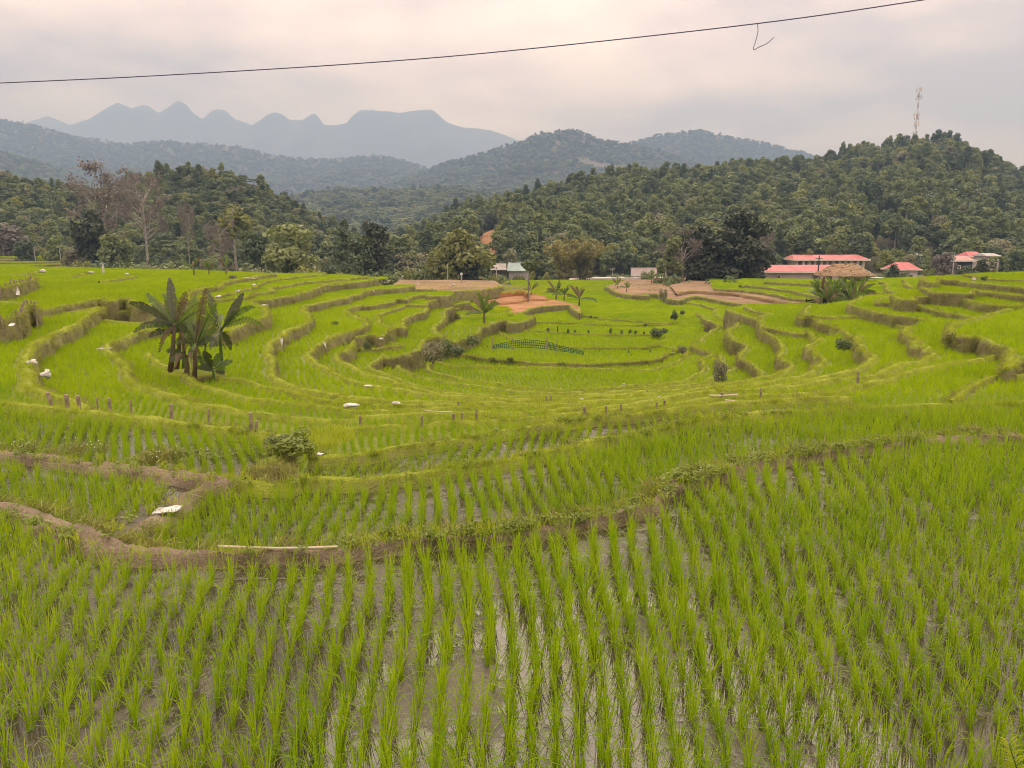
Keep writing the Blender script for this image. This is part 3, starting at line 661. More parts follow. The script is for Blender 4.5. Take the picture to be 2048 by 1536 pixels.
def in_view(p, margin=1.15):
    d = p[:, 1]
    return (np.abs(p[:, 0]) < d * 0.675 * margin + 2.6) & (d > 1.5)
def surface_z(x, y):
    p = np.array([[x, y]])
    for t in TERR:
        if inside(t['poly'], p)[0]:
            return t['z']
    return float(ground_z(x, y))

CROP_MAT = {'rice': M_PADDY, 'soil': M_SOIL, 'soil_o': M_SOIL_O, 'weeds': M_GROUND}
BUND_MAT = {'grass': M_BUND, 'dirt': M_BUND_DIRT, 'orange': M_BUND_ORANGE, 'scrub': M_BUND_DARK, 'stakes': M_BUND, 'soil': M_SOIL}
WATER = 0.11 * S
def build_terrace(k, t):
    z, poly, e = t['z'], t['poly'], t['edge']
    w = t['width'] * (1 + 0.25 * fbm(e[:, 0] * 0.5, e[:, 1] * 0.5, 61, 2))
    if t['bund'] == 'dirt' and t['z'] > -2.6 * S:
        w = w * (1 + 0.7 * smooth(-2.4 * S, -3.6 * S, e[:, 0]))
    t['wv'] = w
    drop = -0.06 if t['bund'] == 'dirt' else 0.0
    lvl = z - (WATER if t['crop'] == 'rice' else 0.03)
    nP = len(poly)
    cv, _, cf, _, _, _ = delaunay_2d_cdt([Vector(p_) for p_ in poly.tolist()], [], [list(range(nP))], 1, 1e-4)
    mat = CROP_MAT[t['crop']] if not (t['crop'] == 'rice' and t['z'] < -3.15 * S) else M_PADDY_GREEN
    top = mesh_obj('terrace', [(p_[0], p_[1], lvl) for p_ in cv], [tuple(f_) for f_ in cf], [mat])
    tag(top, t['label'] or 'narrow green paddy terrace among the steps', kind='structure')
    tan = np.gradient(e, axis=0); tan /= np.maximum(np.hypot(tan[:, 0], tan[:, 1]), 1e-6)[:, None]
    nrm = np.stack([tan[:, 1], -tan[:, 0]], -1) * t['sgn']
    nrm[1:-1] = (nrm[:-2] + 2 * nrm[1:-1] + nrm[2:]) / 4
    t['nrm'] = nrm
    W = t['wall']
    prof = [(-1.9 * w, -WATER - 0.06), (-1.35 * w, -0.10 + drop), (-0.8 * w, 0.04 + drop), (-0.1 * w, 0.055 + drop), (0.45 * w, -0.02 + drop), (0.75 * w, -0.14 + drop), (0.95 * w, -0.30 * W), (1.25 * w, -0.55 * W), (1.6 * w, -W)]
    if t['bund'] == 'dirt':
        prof = [(-1.9 * w, -WATER - 0.06), (-1.6 * w, -0.15 + drop), (-1.3 * w, -0.06 + drop), (-1.0 * w, 0.01 + drop), (-0.75 * w, 0.045 + drop), (-0.5 * w, 0.05 + drop), (-0.25 * w, 0.055 + drop), (0.0 * w, 0.055 + drop), (0.25 * w, 0.03 + drop), (0.5 * w, -0.02 + drop), (0.75 * w, -0.14 + drop), (0.95 * w, -0.30 * W), (1.25 * w, -0.55 * W), (1.6 * w, -W)]
    V = []
    m = len(prof)
    for j, (o, h) in enumerate(prof):
        q = e + nrm * np.broadcast_to(o, len(e))[:, None]
        a = 0.045 + 0.12 * (j >= m - 3)
        n1 = fbm(q[:, 0] * 1.5 + j * 0.35, q[:, 1] * 1.5 + h * 2.0, 21, 4) * a * S
        n2 = (fbm(q[:, 0] * 1.3 + 40, q[:, 1] * 1.3 + j * 0.4, 31, 3) * 0.055 + fbm(q[:, 0] * 6 + 40, q[:, 1] * 6 + j * 2.4, 33, 2) * (0.030 if t['bund'] == 'dirt' else 0.022) + (fbm(q[:, 0] * 17, q[:, 1] * 17 + j, 35, 2) * 0.020 if t['bund'] == 'dirt' else 0)) * S
        q = q + nrm * n1[:, None]
        V.append(np.column_stack([q, np.full(len(q), z + h) + n2 * (0 if j == 0 else 1)]))
    V = np.stack(V, 1)
    n = len(e)
    i, j = np.meshgrid(np.arange(n - 1), np.arange(m - 1), indexing='ij')
    a = (i * m + j).ravel()
    f = np.stack([a, a + 1, a + m + 1, a + m], -1) if t['sgn'] > 0 else np.stack([a, a + m, a + m + 1, a + 1], -1)
    mesh_obj('bund', V.reshape(-1, 3), f[:, ::-1], [BUND_MAT[t['bund']]], top, True)
for k, t in enumerate(TERR):
    build_terrace(k, t)

# ------------------------------------------------------------------ blades, tufts
def blades(n, h, spread, width, segs, lean, droop, seed, base_r=0.03, hvar=0.35, arch=False):
    r = np.random.default_rng(seed)
    V, Fq = [], []
    for b in range(n):
        az = r.uniform(0, 2 * math.pi); L = h * (1 - hvar * r.random()); l0 = lean * (0.3 + r.random())
        dr = droop
        if arch:
            dr = droop * (0.35 if b % 4 else 2.0); l0 *= (0.7 if b % 4 else 1.9)
        root = np.array([math.cos(az), math.sin(az), 0]) * base_r * math.sqrt(r.random())
        if spread:
            root = np.array([r.uniform(-spread, spread), r.uniform(-spread, spread), 0])
        d = np.array([math.cos(az), math.sin(az)]); tw = r.uniform(-0.7, 0.7)
        side = np.array([-math.sin(az + tw), math.cos(az + tw), 0.0])
        p = root.copy(); ang = l0
        base = len(V)
        for s in range(segs + 1):
            u = s / segs
            wd = width * (0.55 + 0.9 * u if u < 0.45 else (1 - u) / 0.58) * (0.8 + 0.4 * r.random() * 0)
            if s == segs:
                V.append(p.copy())
            else:
                V.append(p - side * wd / 2); V.append(p + side * wd / 2)
            st = L / segs
            p = p + np.array([d[0] * math.sin(ang), d[1] * math.sin(ang), math.cos(ang)]) * st
            ang += dr * (0.4 + 1.2 * r.random()) / segs * (0.4 + 1.6 * u)
        for s in range(segs):
            a = base + 2 * s
            if s == segs - 1: Fq.append((a, a + 1, a + 2))
            else: Fq.append((a, a + 1, a + 3, a + 2))
    return V, Fq
def blade_mesh(name, mat, *a, **k):
    v, f = blades(*a, **k)
    return mesh_obj(name, v, f, [mat])
rice_near = [blade_mesh('rn', M_RICE_NEAR, 22, 0.415, 0, 0.0086, 5, 0.16, 1.05, 100 + i, base_r=0.024, hvar=0.45, arch=True) for i in range(6)]
rice_mid = [blade_mesh('rm', M_RICE, 19, 0.31, 0, 0.017, 3, 0.40, 0.8, 200 + i, base_r=0.05, arch=True) for i in range(4)]
rice_far = [blade_mesh('rf', M_RICE, 60, 0.28, 0.44, 0.042, 2, 0.5, 0.7, 300 + i) for i in range(4)]
near_meshes = [o.data for o in rice_near]
RICE_COLL = proto_collection('rice', rice_near + rice_mid + rice_far)

R_pts, R_rot, R_scl, R_pick = [], [], [], []
N_ind = []
for k, t in enumerate(TERR):
    if t['crop'] != 'rice': continue
    poly = t['poly']; ang = t['rows']
    ca, sa = math.cos(ang), math.sin(ang)
    lo, hi = poly.min(0), poly.max(0)
    for lod, (d0, d1, sx, sy) in enumerate(((0, 17 * S, 0.210, 0.122), (17 * S, 52 * S, 0.25, 0.21), (52 * S, 175 * S, 0.62, 0.62))):
        x0, x1 = max(lo[0], -d1 * 0.75 - 2), min(hi[0], d1 * 0.75 + 2)
        y0, y1 = max(lo[1], d0, 2.0), min(hi[1], d1)
        if x1 <= x0 or y1 <= y0: continue
        c = np.array([(x0 + x1) / 2, (y0 + y1) / 2]); R = math.hypot(x1 - x0, y1 - y0) / 2
        u, v = np.arange(-R, R, sx), np.arange(-R, R, sy)
        U_, V_ = np.meshgrid(u, v, indexing='ij')
        U_ = U_.ravel(); V_ = V_.ravel()
        # rows wander a little
        U_ = U_ + 0.09 * np.sin(V_ * 0.5 + k) + 0.04 * np.sin(V_ * 1.7 + k * 2 + U_)
        if lod == 0 and t['z'] > -2.6 * S:       # the nearest rows fan out slightly across the plot
            X0 = c[0] + U_; Yv = c[1] + V_
            p = np.stack([X0 + (Yv - 8.0) * np.interp(X0, [-7, -3, 0, 3, 7], [-0.36, -0.24, -0.03, 0.20, 0.38]), Yv], -1)
        else:
            p = np.stack([c[0] + U_ * ca - V_ * sa, c[1] + U_ * sa + V_ * ca], -1)
        p += rng.normal(0, 0.017 if lod == 0 else 0.035 if lod == 1 else 0.12, p.shape)
        m = (p[:, 0] > x0) & (p[:, 0] < x1) & (p[:, 1] > y0) & (p[:, 1] < y1) & in_view(p)
        p = p[m]
        if not len(p): continue
        p = p[inside(poly, p)]
        for t2 in TERR:
            if t2['z'] <= t['z'] or not len(p): continue
            l2, h2 = t2['poly'].min(0), t2['poly'].max(0)
            cand = (p[:, 0] > l2[0]) & (p[:, 0] < h2[0]) & (p[:, 1] > l2[1]) & (p[:, 1] < h2[1])
            if cand.any():
                idx = np.where(cand)[0]
                ins = inside(t2['poly'], p[idx])
                keep = np.ones(len(p), bool); keep[idx[ins]] = False
                p = p[keep]
        if not len(p): continue
        gap = t['width'] * (1.5 if t['bund'] != 'dirt' else 1.9) + (0.1 if lod < 2 else 0.35)
        p = p[edge_dist(t['edge'], p) > gap]
        # missing hills
        if lod == 0: p = p[rng.random(len(p)) > 0.06 + 0.10 * (vnoise(p[:, 0] * 1.1, p[:, 1] * 1.1, 19) > 0.72)]
        n = len(p)
        if not n: continue
        vig = 0.82 + 0.36 * vnoise(p[:, 0] * 0.45, p[:, 1] * 0.45, 77)
        s = vig * rng.uniform(0.82, 1.15, n) * t['tall']
        pk = rng.integers(0, (6, 4, 4)[lod], n) + (0, 6, 10)[lod]
        if lod == 0 and t['z'] < -2.9 * S: s = s * 0.82
        R_pts.append(np.column_stack([p, np.full(n, t['z'] - WATER - 0.01)]))
        R_rot.append(np.column_stack([rng.normal(0, 0.06, n), rng.normal(0, 0.06, n), rng.uniform(0, 6.28, n)]))
        R_scl.append(np.column_stack([s if lod < 2 else np.ones(n), s if lod < 2 else np.ones(n), s]))
        R_pick.append(pk)
R_pts = np.concatenate(R_pts); R_rot = np.concatenate(R_rot); R_scl = np.concatenate(R_scl); R_pick = np.concatenate(R_pick)
# the nearest clumps one can pick apart stand as plants of their own
dist = np.linalg.norm(R_pts, axis=1)
vis = (R_pts[:, 1] * 0.0 + 1 > 0) & (np.abs(R_pts[:, 0]) < R_pts[:, 1] * 0.66 + 0.2)
pz = (-R_pts[:, 2] * CP - R_pts[:, 1] * SP) / (R_pts[:, 1] * CP - R_pts[:, 2] * SP)     # below picture centre, in focal lengths
vis &= pz < 0.505
order = np.argsort(np.where(vis & (R_pick < 6), dist, 1e9))[:300]
for i in order:
    o = from_mesh('rice_plant', near_meshes[R_pick[i]])
    o.location = R_pts[i]; o.rotation_euler = R_rot[i]; o.scale = R_scl[i]
    tag(o, 'young green rice clump standing in the muddy water at the very front', 'rice plant', 'rice plants in the nearest rows')
keep = np.ones(len(R_pts), bool); keep[order] = False
tag(scatter('rice_crop', R_pts[keep], R_rot[keep], R_scl[keep], R_pick[keep], RICE_COLL), 'bright green young rice planted across all the terraces', 'rice', kind='stuff')
print('rice instances', keep.sum())

# ------------------------------------------------------------------ grass on the bunds
gr_top = [blade_mesh('gt', M_GRASS, 16, 0.20, 0.09, 0.014, 2, 0.5, 0.8, 400 + i) for i in range(4)]
gr_far = [blade_mesh('gf', M_GRASS, 26, 0.20, 0.22, 0.040, 1, 0.6, 0.6, 420 + i) for i in range(3)]
gr_dry = [blade_mesh('gd', M_DRY, 18, 0.26, 0.12, 0.016, 2, 0.6, 1.0, 440 + i) for i in range(4)]
gr_dryf = [blade_mesh('ge', M_DRY, 24, 0.30, 0.24, 0.045, 1, 0.7, 0.6, 460 + i) for i in range(3)]
def weed_mesh(seed, mat, n=26, r=0.11):
    g = np.random.default_rng(seed); V = []; Fq = []
    for i in range(n):
        a = g.uniform(0, 6.28); rr = r * math.sqrt(g.random()); h = g.uniform(0.02, 0.13)
        c = np.array([rr * math.cos(a), rr * math.sin(a), h]); s = g.uniform(0.010, 0.024)
        nrm = np.array([g.normal(0, 0.5), g.normal(0, 0.5), 1.0]); nrm /= np.linalg.norm(nrm)
        u = np.cross(nrm, [0.3, 1, 0.1]); u /= np.linalg.norm(u); v = np.cross(nrm, u)
        b = len(V)
        for q in range(6):
            t_ = q * math.pi / 3
            V.append(c + s * (u * math.cos(t_) * 1.3 + v * math.sin(t_)) - nrm * 0.004 * (q % 2))
        Fq.append(tuple(range(b, b + 6)))
    return mesh_obj('w', V, Fq, [mat])
gr_weed = [weed_mesh(480 + i, M_WEED) for i in range(4)]
def flower_mesh(seed):
    o = weed_mesh(seed, M_WEED, 16, 0.14)
    g = np.random.default_rng(seed); mb = MB()
    for i in range(7):
        a = g.uniform(0, 6.28); rr = 0.14 * math.sqrt(g.random()); h = g.uniform(0.14, 0.24)
        x, y = rr * math.cos(a), rr * math.sin(a)
        mb.tube([(x * 0.6, y * 0.6, 0), (x, y, h)], 0.003, 3, False)
        b = [(x + 0.009 * math.cos(q), y + 0.009 * math.sin(q), h + 0.006) for q in np.linspace(0, 6.28, 7)[:-1]]
        mb.add(b, [(0, 1, 2, 3, 4, 5)])
    me = o.data
    v = [tuple(x.co) for x in me.vertices] + mb.v
    f = [tuple(p.vertices) for p in me.polygons]; nb = len(me.vertices); k = len(f)
    f += [tuple(i + nb for i in q) for q in mb.f]
    bpy.data.objects.remove(o)
    return mesh_obj('w', v, f, [M_WEED, M_FLOWER], midx=[0] * k + [1 if len(q) == 6 else 0 for q in mb.f])
gr_flower = [flower_mesh(495), flower_mesh(496)]
GR_COLL = proto_collection('grass', gr_top + gr_far + gr_dry + gr_dryf + gr_weed + gr_flower)
iT, iF, iD, iE, iW, iFl = 0, 4, 7, 11, 14, 18
G = [[], [], [], []]
def add_g(p, rot, s, pk):
    if len(p):
        G[0].append(p); G[1].append(rot); G[2].append(np.repeat(np.asarray(s)[:, None], 3, 1)); G[3].append(pk)
for t in TERR:
    e, nrm, z, w = t['edge'], t['nrm'], t['z'], t['wv']
    seg = np.hypot(*(np.roll(e, -1, 0) - e).T); seg[-1] = 0
    d = np.hypot(e[:, 0], e[:, 1])
    dens = np.where(d < 16 * S, 60 if t['bund'] != 'dirt' else 85, np.where(d < 48 * S, 46, 20)).astype(float)
    if t['crop'].startswith('soil'): dens *= 0.35
    vis = in_view(e)
    cnt = rng.poisson(dens * seg * vis)
    idx = np.repeat(np.arange(len(e)), cnt)
    if not len(idx): continue
    idx = idx[idx < len(e) - 1]
    n = len(idx)
    u = rng.random(n)[:, None]
    p = e[idx] * (1 - u) + e[idx + 1] * u
    nn = nrm[idx]
    far = d[idx] > 40 * S
    kind = rng.random(n)
    clump = vnoise(p[:, 0] * 0.8, p[:, 1] * 0.8, 5)
    wallf = 0.50 if t['bund'] in ('scrub', 'stakes') else 0.40
    if t['bund'] == 'dirt': wallf = 0.40
    onwall = kind < wallf
    off = np.where(onwall, rng.uniform(0.5, 1.25, n), rng.uniform(-1.25, 0.55, n))
    zz = np.where(onwall, -np.clip((off - 0.55) / 0.7, 0, 1) ** 1.2 * 0.65 * t['wall'], 0.0)
    keep = np.ones(n, bool)
    if t['bund'] == 'dirt':                     # trodden bare along the crown
        bare = (~onwall) & (np.abs(off + 0.25) < 0.75) & (rng.random(n) < np.where(p[:, 0] < -2.0 * S, 0.96, 0.60) * np.where(clump > 0.60, 0.40, 1.0))
        keep &= ~bare
        off = np.where(onwall, off, np.where(off > -0.25, off + 0.2, off - 0.25))
        path = (p[:, 0] < -1.9 * S)
        keep &= ~(path & (np.abs(off + 0.25) < 0.95) & (rng.random(n) < 0.9))
    q = p + nn * (off * w[idx])[:, None]
    Z = z + zz + 0.01
    if t['bund'] == 'orange': keep &= ~onwall
    g_dry = onwall & (rng.random(n) < (0.78 if t['bund'] != 'scrub' else 0.72))
    pk = np.where(g_dry, np.where(far, iE + rng.integers(0, 3, n), iD + rng.integers(0, 4, n)), np.where(far, iF + rng.integers(0, 3, n), iT + rng.integers(0, 4, n)))
    near = d[idx] < 13 * S
    wd = near & (~g_dry) & (rng.random(n) < (0.60 if t['bund'] == 'dirt' else 0.25))
    pk = np.where(wd, iW + rng.integers(0, 4, n), pk)
    az = np.arctan2(nn[:, 1], nn[:, 0])
    tilt = np.where(onwall, rng.uniform(0.5, 1.5, n), rng.normal(0, 0.15, n))
    rot = np.zeros((n, 3))
    rot[:, 1] = tilt; rot[:, 2] = az + rng.normal(0, 0.5, n)
    s = rng.uniform(0.5, 1.2, n) * (0.6 + 0.7 * clump) * np.where(near, 0.72, np.where(far, 0.62, 0.66)) * np.where(onwall, 1.25, 1.0)
    P = np.column_stack([q, Z])
    # drop tufts buried under a higher terrace
    for t2 in TERR:
        if t2['z'] > z + 0.05:
            l2, h2 = t2['poly'].min(0), t2['poly'].max(0)
            if l2[0] > q[:, 0].max() or h2[0] < q[:, 0].min() or l2[1] > q[:, 1].max() or h2[1] < q[:, 1].min(): continue
            keep &= ~inside(t2['poly'], q)
    add_g(P[keep], rot[keep], s[keep], pk[keep])
# weeds on the bench above the cutting, flowers and tall weeds by the left path
def patch(cx_, cy_, z_, rx, ry, n, pk0, pkn, s0, s1):
    a = rng.uniform(0, 6.28, n); r = np.sqrt(rng.random(n))
    c = P3(cx_, cy_, z_)
    p = np.column_stack([c[0] + rx * r * np.cos(a), c[1] + ry * r * np.sin(a), np.full(n, c[2])])
    add_g(p, np.column_stack([rng.normal(0, .2, n), rng.normal(0, .2, n), rng.uniform(0, 6.28, n)]), rng.uniform(s0, s1, n), pk0 + rng.integers(0, pkn, n))
patch(365, 918, -2.74, 0.95, 0.35, 9, iFl, 2, 0.7, 1.1)
patch(375, 918, -2.76, 0.7, 0.35, 18, iW, 4, 0.7, 1.2)
patch(100, 905, -2.72, 0.9, 0.3, 6, iFl, 2, 0.8, 1.1)
patch(100, 903, -2.76, 1.2, 0.2, 24, iD, 4, 0.6, 1.1)
patch(318, 920, -2.75, 0.35, 0.25, 26, iD, 4, 0.7, 1.2)
patch(545, 948, -2.82, 0.36, 0.30, 70, iD, 4, 0.4, 0.9)
patch(655, 880, -3.02, 0.5, 0.7, 60, iT, 4, 0.8, 1.4)
patch(1000, 578, -6.05, 14, 9, 900, iF, 3, 0.8, 1.3)
patch(915, 570, -5.2, 13, 9, 420, iF, 3, 0.4, 0.9)
patch(1040, 602, -6.95, 8, 6, 120, iF, 3, 0.4, 0.8)
patch(1390, 574, -6.9, 20, 11, 420, iE, 3, 0.4, 0.9)
patch(1390, 574, -6.9, 20, 11, 200, iF, 3, 0.4, 0.8)
tag(scatter('grass', np.concatenate(G[0]), np.concatenate(G[1]), np.concatenate(G[2]), np.concatenate(G[3]), GR_COLL), 'grass and small weeds growing along the terrace bunds', 'grass', kind='stuff')
print('grass', sum(len(x) for x in G[0]))

# ------------------------------------------------------------------ hills
HILLS = {}
def hill(key, sil, d_front, d_ridge, d_back, base_z, tree_px, mat, label, amp=0.0, amp_s=60.0, nx=90, nr=46, shape=1.0, lean=None, ridge_wobble=0.0):
    """a hill standing on the valley floor: its crest follows a skyline, its flanks fall to the front and the back"""
    sil = np.array(sil, float)
    xs = np.linspace(sil[0, 0], sil[-1, 0], nx)
    def crest(x):
        x = np.asarray(x, float)
        y = np.interp(x, sil[:, 0], sil[:, 1]) + tree_px
        if tree_px == 0: y = y + 1.6 * fbm(x / 11.0, x * 0, 5, 3)
        dr = (d_ridge(x) if callable(d_ridge) else d_ridge + 0 * x) * S
        xn, yn = (x - W_PX / 2) / F_PX, (H_PX / 2 - y) / F_PX
        fy, fz = CP + yn * SP, -SP + yn * CP
        return dr, xn / fy, fz / fy * dr            # forward distance of the crest, sideways slope, height
    def height(x, t):                              # t: 0 foot, 1 crest, 2 back foot
        x = np.asarray(x, float); t = np.asarray(t, float)
        dr, sl, H = crest(x)
        df = (d_front(x) if callable(d_front) else d_front + 0 * x) * S
        db = (d_back(x) if callable(d_back) else d_back + 0 * x) * S
        Y = np.where(t <= 1, df + (dr - df) * t, dr + (db - dr) * (t - 1))
        u = np.where(t <= 1, t, np.clip(2 - t, 0, 1))
        prof = u ** shape * (1 - 0.35 * u * (1 - u)) 
        X = sl * Y
        b = base_z * S
        Z = b + (H - b) * prof
        n = fbm(X / amp_s, Y / amp_s, 90 + len(HILLS) * 0 + ord(key[0]), 4)
        Z = Z + amp * n * 4 * u * (1 - u) * (u < 1)
        return X, Y, Z
    HILLS[key] = (height, xs[0], xs[-1])
    T = np.concatenate([np.linspace(0, 1, nr), np.linspace(1, 2, nr // 2)[1:]])
    A, B = np.meshgrid(xs, T, indexing='ij')
    X, Y, Z = height(A, B)
    v = np.stack([X, Y, Z], -1).reshape(-1, 3)
    n, m = len(xs), len(T)
    i, j = np.meshgrid(np.arange(n - 1), np.arange(m - 1), indexing='ij')
    a = (i * m + j).ravel()
    f = np.stack([a, a + m, a + m + 1, a + 1], -1)
    return tag(mesh_obj('hill', v, f, [mat], smooth_shade=True), label, kind='structure')

SIL_R = [(640, 540), (700, 520), (780, 500), (840, 470), (880, 445), (930, 420), (1000, 403), (1060, 390), (1120, 375), (1200, 355), (1300, 345), (1400, 340), (1500, 333), (1600, 323), (1680, 300), (1760, 284), (1830, 276), (1890, 280), (1940, 297), (1990, 320), (2048, 350), (2140, 400), (2260, 445), (2420, 470), (2700, 500)]
hill('right', SIL_R, 150, lambda x: 300 + 60 * smooth(1000, 1800, x), 620, -9.2, 20, M_HILL, 'wooded hill on the right with the mast', 9, 55, 120, 60, 0.95)
SIL_L = [(-800, 322), (-260, 330), (-120, 340), (0, 350), (60, 362), (130, 378), (200, 380), (260, 362), (310, 348), (370, 338), (440, 345), (500, 362), (560, 390), (620, 428), (660, 450), (720, 478), (800, 505), (860, 520)]
hill('left', SIL_L, 150, lambda x: 235 + 0 * x, 480, -9.0, 20, M_HILL, 'wooded knoll on the left behind the terraces', 6, 45, 90, 50, 0.95)
SIL_C = [(440, 430), (520, 405), (600, 388), (700, 378), (800, 380), (880, 374), (960, 382), (1040, 400), (1150, 440), (1260, 480)]
hill('valley', SIL_C, 480, 900, 1250, -4, 9, M_HILL, 'low wooded hill in the middle of the valley', 10, 110, 60, 30)
SIL_S = [(-800, 262), (-300, 280), (-100, 290), (0, 300), (100, 330), (170, 360), (260, 400), (340, 440)]
hill('spur', SIL_S, 700, 1350, 1750, -4, 8, M_HILL, 'wooded spur at the left below the ridge', 12, 140, 50, 28)
SIL_ML = [(-900, 176), (-400, 190), (-200, 205), (0, 235), (60, 245), (150, 270), (250, 285), (330, 278), (400, 285), (470, 290), (560, 310), (640, 315), (700, 312), (770, 310), (830, 325), (880, 336), (960, 360), (1080, 400)]
hill('midleft', SIL_ML, 1150, 2250, 3000, -2, 5, M_HILL, 'long hazy ridge on the left below the peaks', 60, 420, 110, 44)
SIL_MC = [(700, 400), (780, 362), (860, 334), (900, 318), (960, 303), (1020, 285), (1080, 262), (1150, 255), (1200, 275), (1260, 283), (1330, 300), (1420, 330), (1560, 390), (1700, 430)]
hill('midcentre', SIL_MC, 850, 1650, 2250, -2, 7, M_HILL_BARE, 'hazy hill with clearings in the middle', 48, 340, 90, 40)
SIL_MR = [(1120, 330), (1200, 290), (1260, 283), (1310, 267), (1400, 256), (1450, 268), (1540, 284), (1640, 311), (1720, 330), (1850, 370), (2050, 420)]
hill('midright', SIL_MR, 1200, 2200, 2900, -2, 6, M_HILL, 'hazy wooded hill behind the right hill', 50, 400, 80, 36)
SIL_K = [(-900, 315), (-420, 300), (-200, 285), (0, 268), (50, 246), (95, 232), (140, 250), (180, 238), (205, 220), (235, 205), (255, 213), (263, 217), (285, 210), (303, 215), (318, 226), (335, 216), (349, 205), (361, 202), (373, 210), (388, 228), (405, 238), (420, 224), (437, 217), (452, 222), (470, 238), (505, 250), (525, 238), (535, 228), (551, 225), (566, 230), (580, 241), (605, 240), (618, 230), (629, 227), (638, 236), (647, 249), (672, 251), (692, 246), (704, 233), (718, 222), (740, 219), (770, 223), (800, 225), (830, 221), (862, 219), (876, 228), (892, 243), (925, 255), (980, 260), (1030, 278), (1090, 300), (1200, 330), (1400, 370)]
hill('karst', SIL_K, 3500, 4700, 5600, 0, 0, M_KARST, 'row of rounded limestone peaks fading into haze', 160, 500, 420, 50, 1.15)

# ------------------------------------------------------------------ trees
def crown_points(n, lobes, shell=0.75, seed=0):
    g = np.random.default_rng(seed)
    L = np.array(lobes, float)                     # x y z rx ry rz
    vol = L[:, 3] * L[:, 4] * L[:, 5]
    k = g.choice(len(L), n, p=vol ** 0.75 / (vol ** 0.75).sum())
    d = g.normal(size=(n, 3)); d /= np.linalg.norm(d, axis=1)[:, None]
    r = np.where(g.random(n) < shell, g.uniform(0.82, 1.05, n), g.uniform(0.3, 0.9, n))
    return L[k, :3] + d * L[k, 3:] * r[:, None], d
def leaf_quads(P, D, size, seed=0, updown=0.5, aspect=1.4):
    g = np.random.default_rng(seed)
    n = len(P)
    N = D + g.normal(0, 0.55, (n, 3)); N[:, 2] += updown
    N /= np.linalg.norm(N, axis=1)[:, None]
    a = g.normal(size=(n, 3)); Uv = np.cross(N, a); Uv /= np.maximum(np.linalg.norm(Uv, axis=1), 1e-6)[:, None]
    Vv = np.cross(N, Uv)
    s = size * g.uniform(0.6, 1.35, n)[:, None]
    q = np.stack([P - Uv * s * aspect / 2, P - Vv * s / 2 - N * s * 0.12, P + Uv * s * aspect / 2, P + Vv * s / 2 - N * s * 0.12], 1).reshape(-1, 3)
    f = np.arange(4 * n).reshape(n, 4)
    return q, f
def limb(mb, p0, p1, r0, r1, bend, g, n=4, sides=5):
    p0, p1 = np.array(p0, float), np.array(p1, float)
    o = g.normal(0, bend, 3) * np.linalg.norm(p1 - p0)
    pts, rad = [], []
    for i in range(n + 1):
        t = i / n
        pts.append(p0 + (p1 - p0) * t + o * math.sin(math.pi * t)); rad.append(r0 + (r1 - r0) * t)
    mb.tube(pts, rad, sides)
    return pts
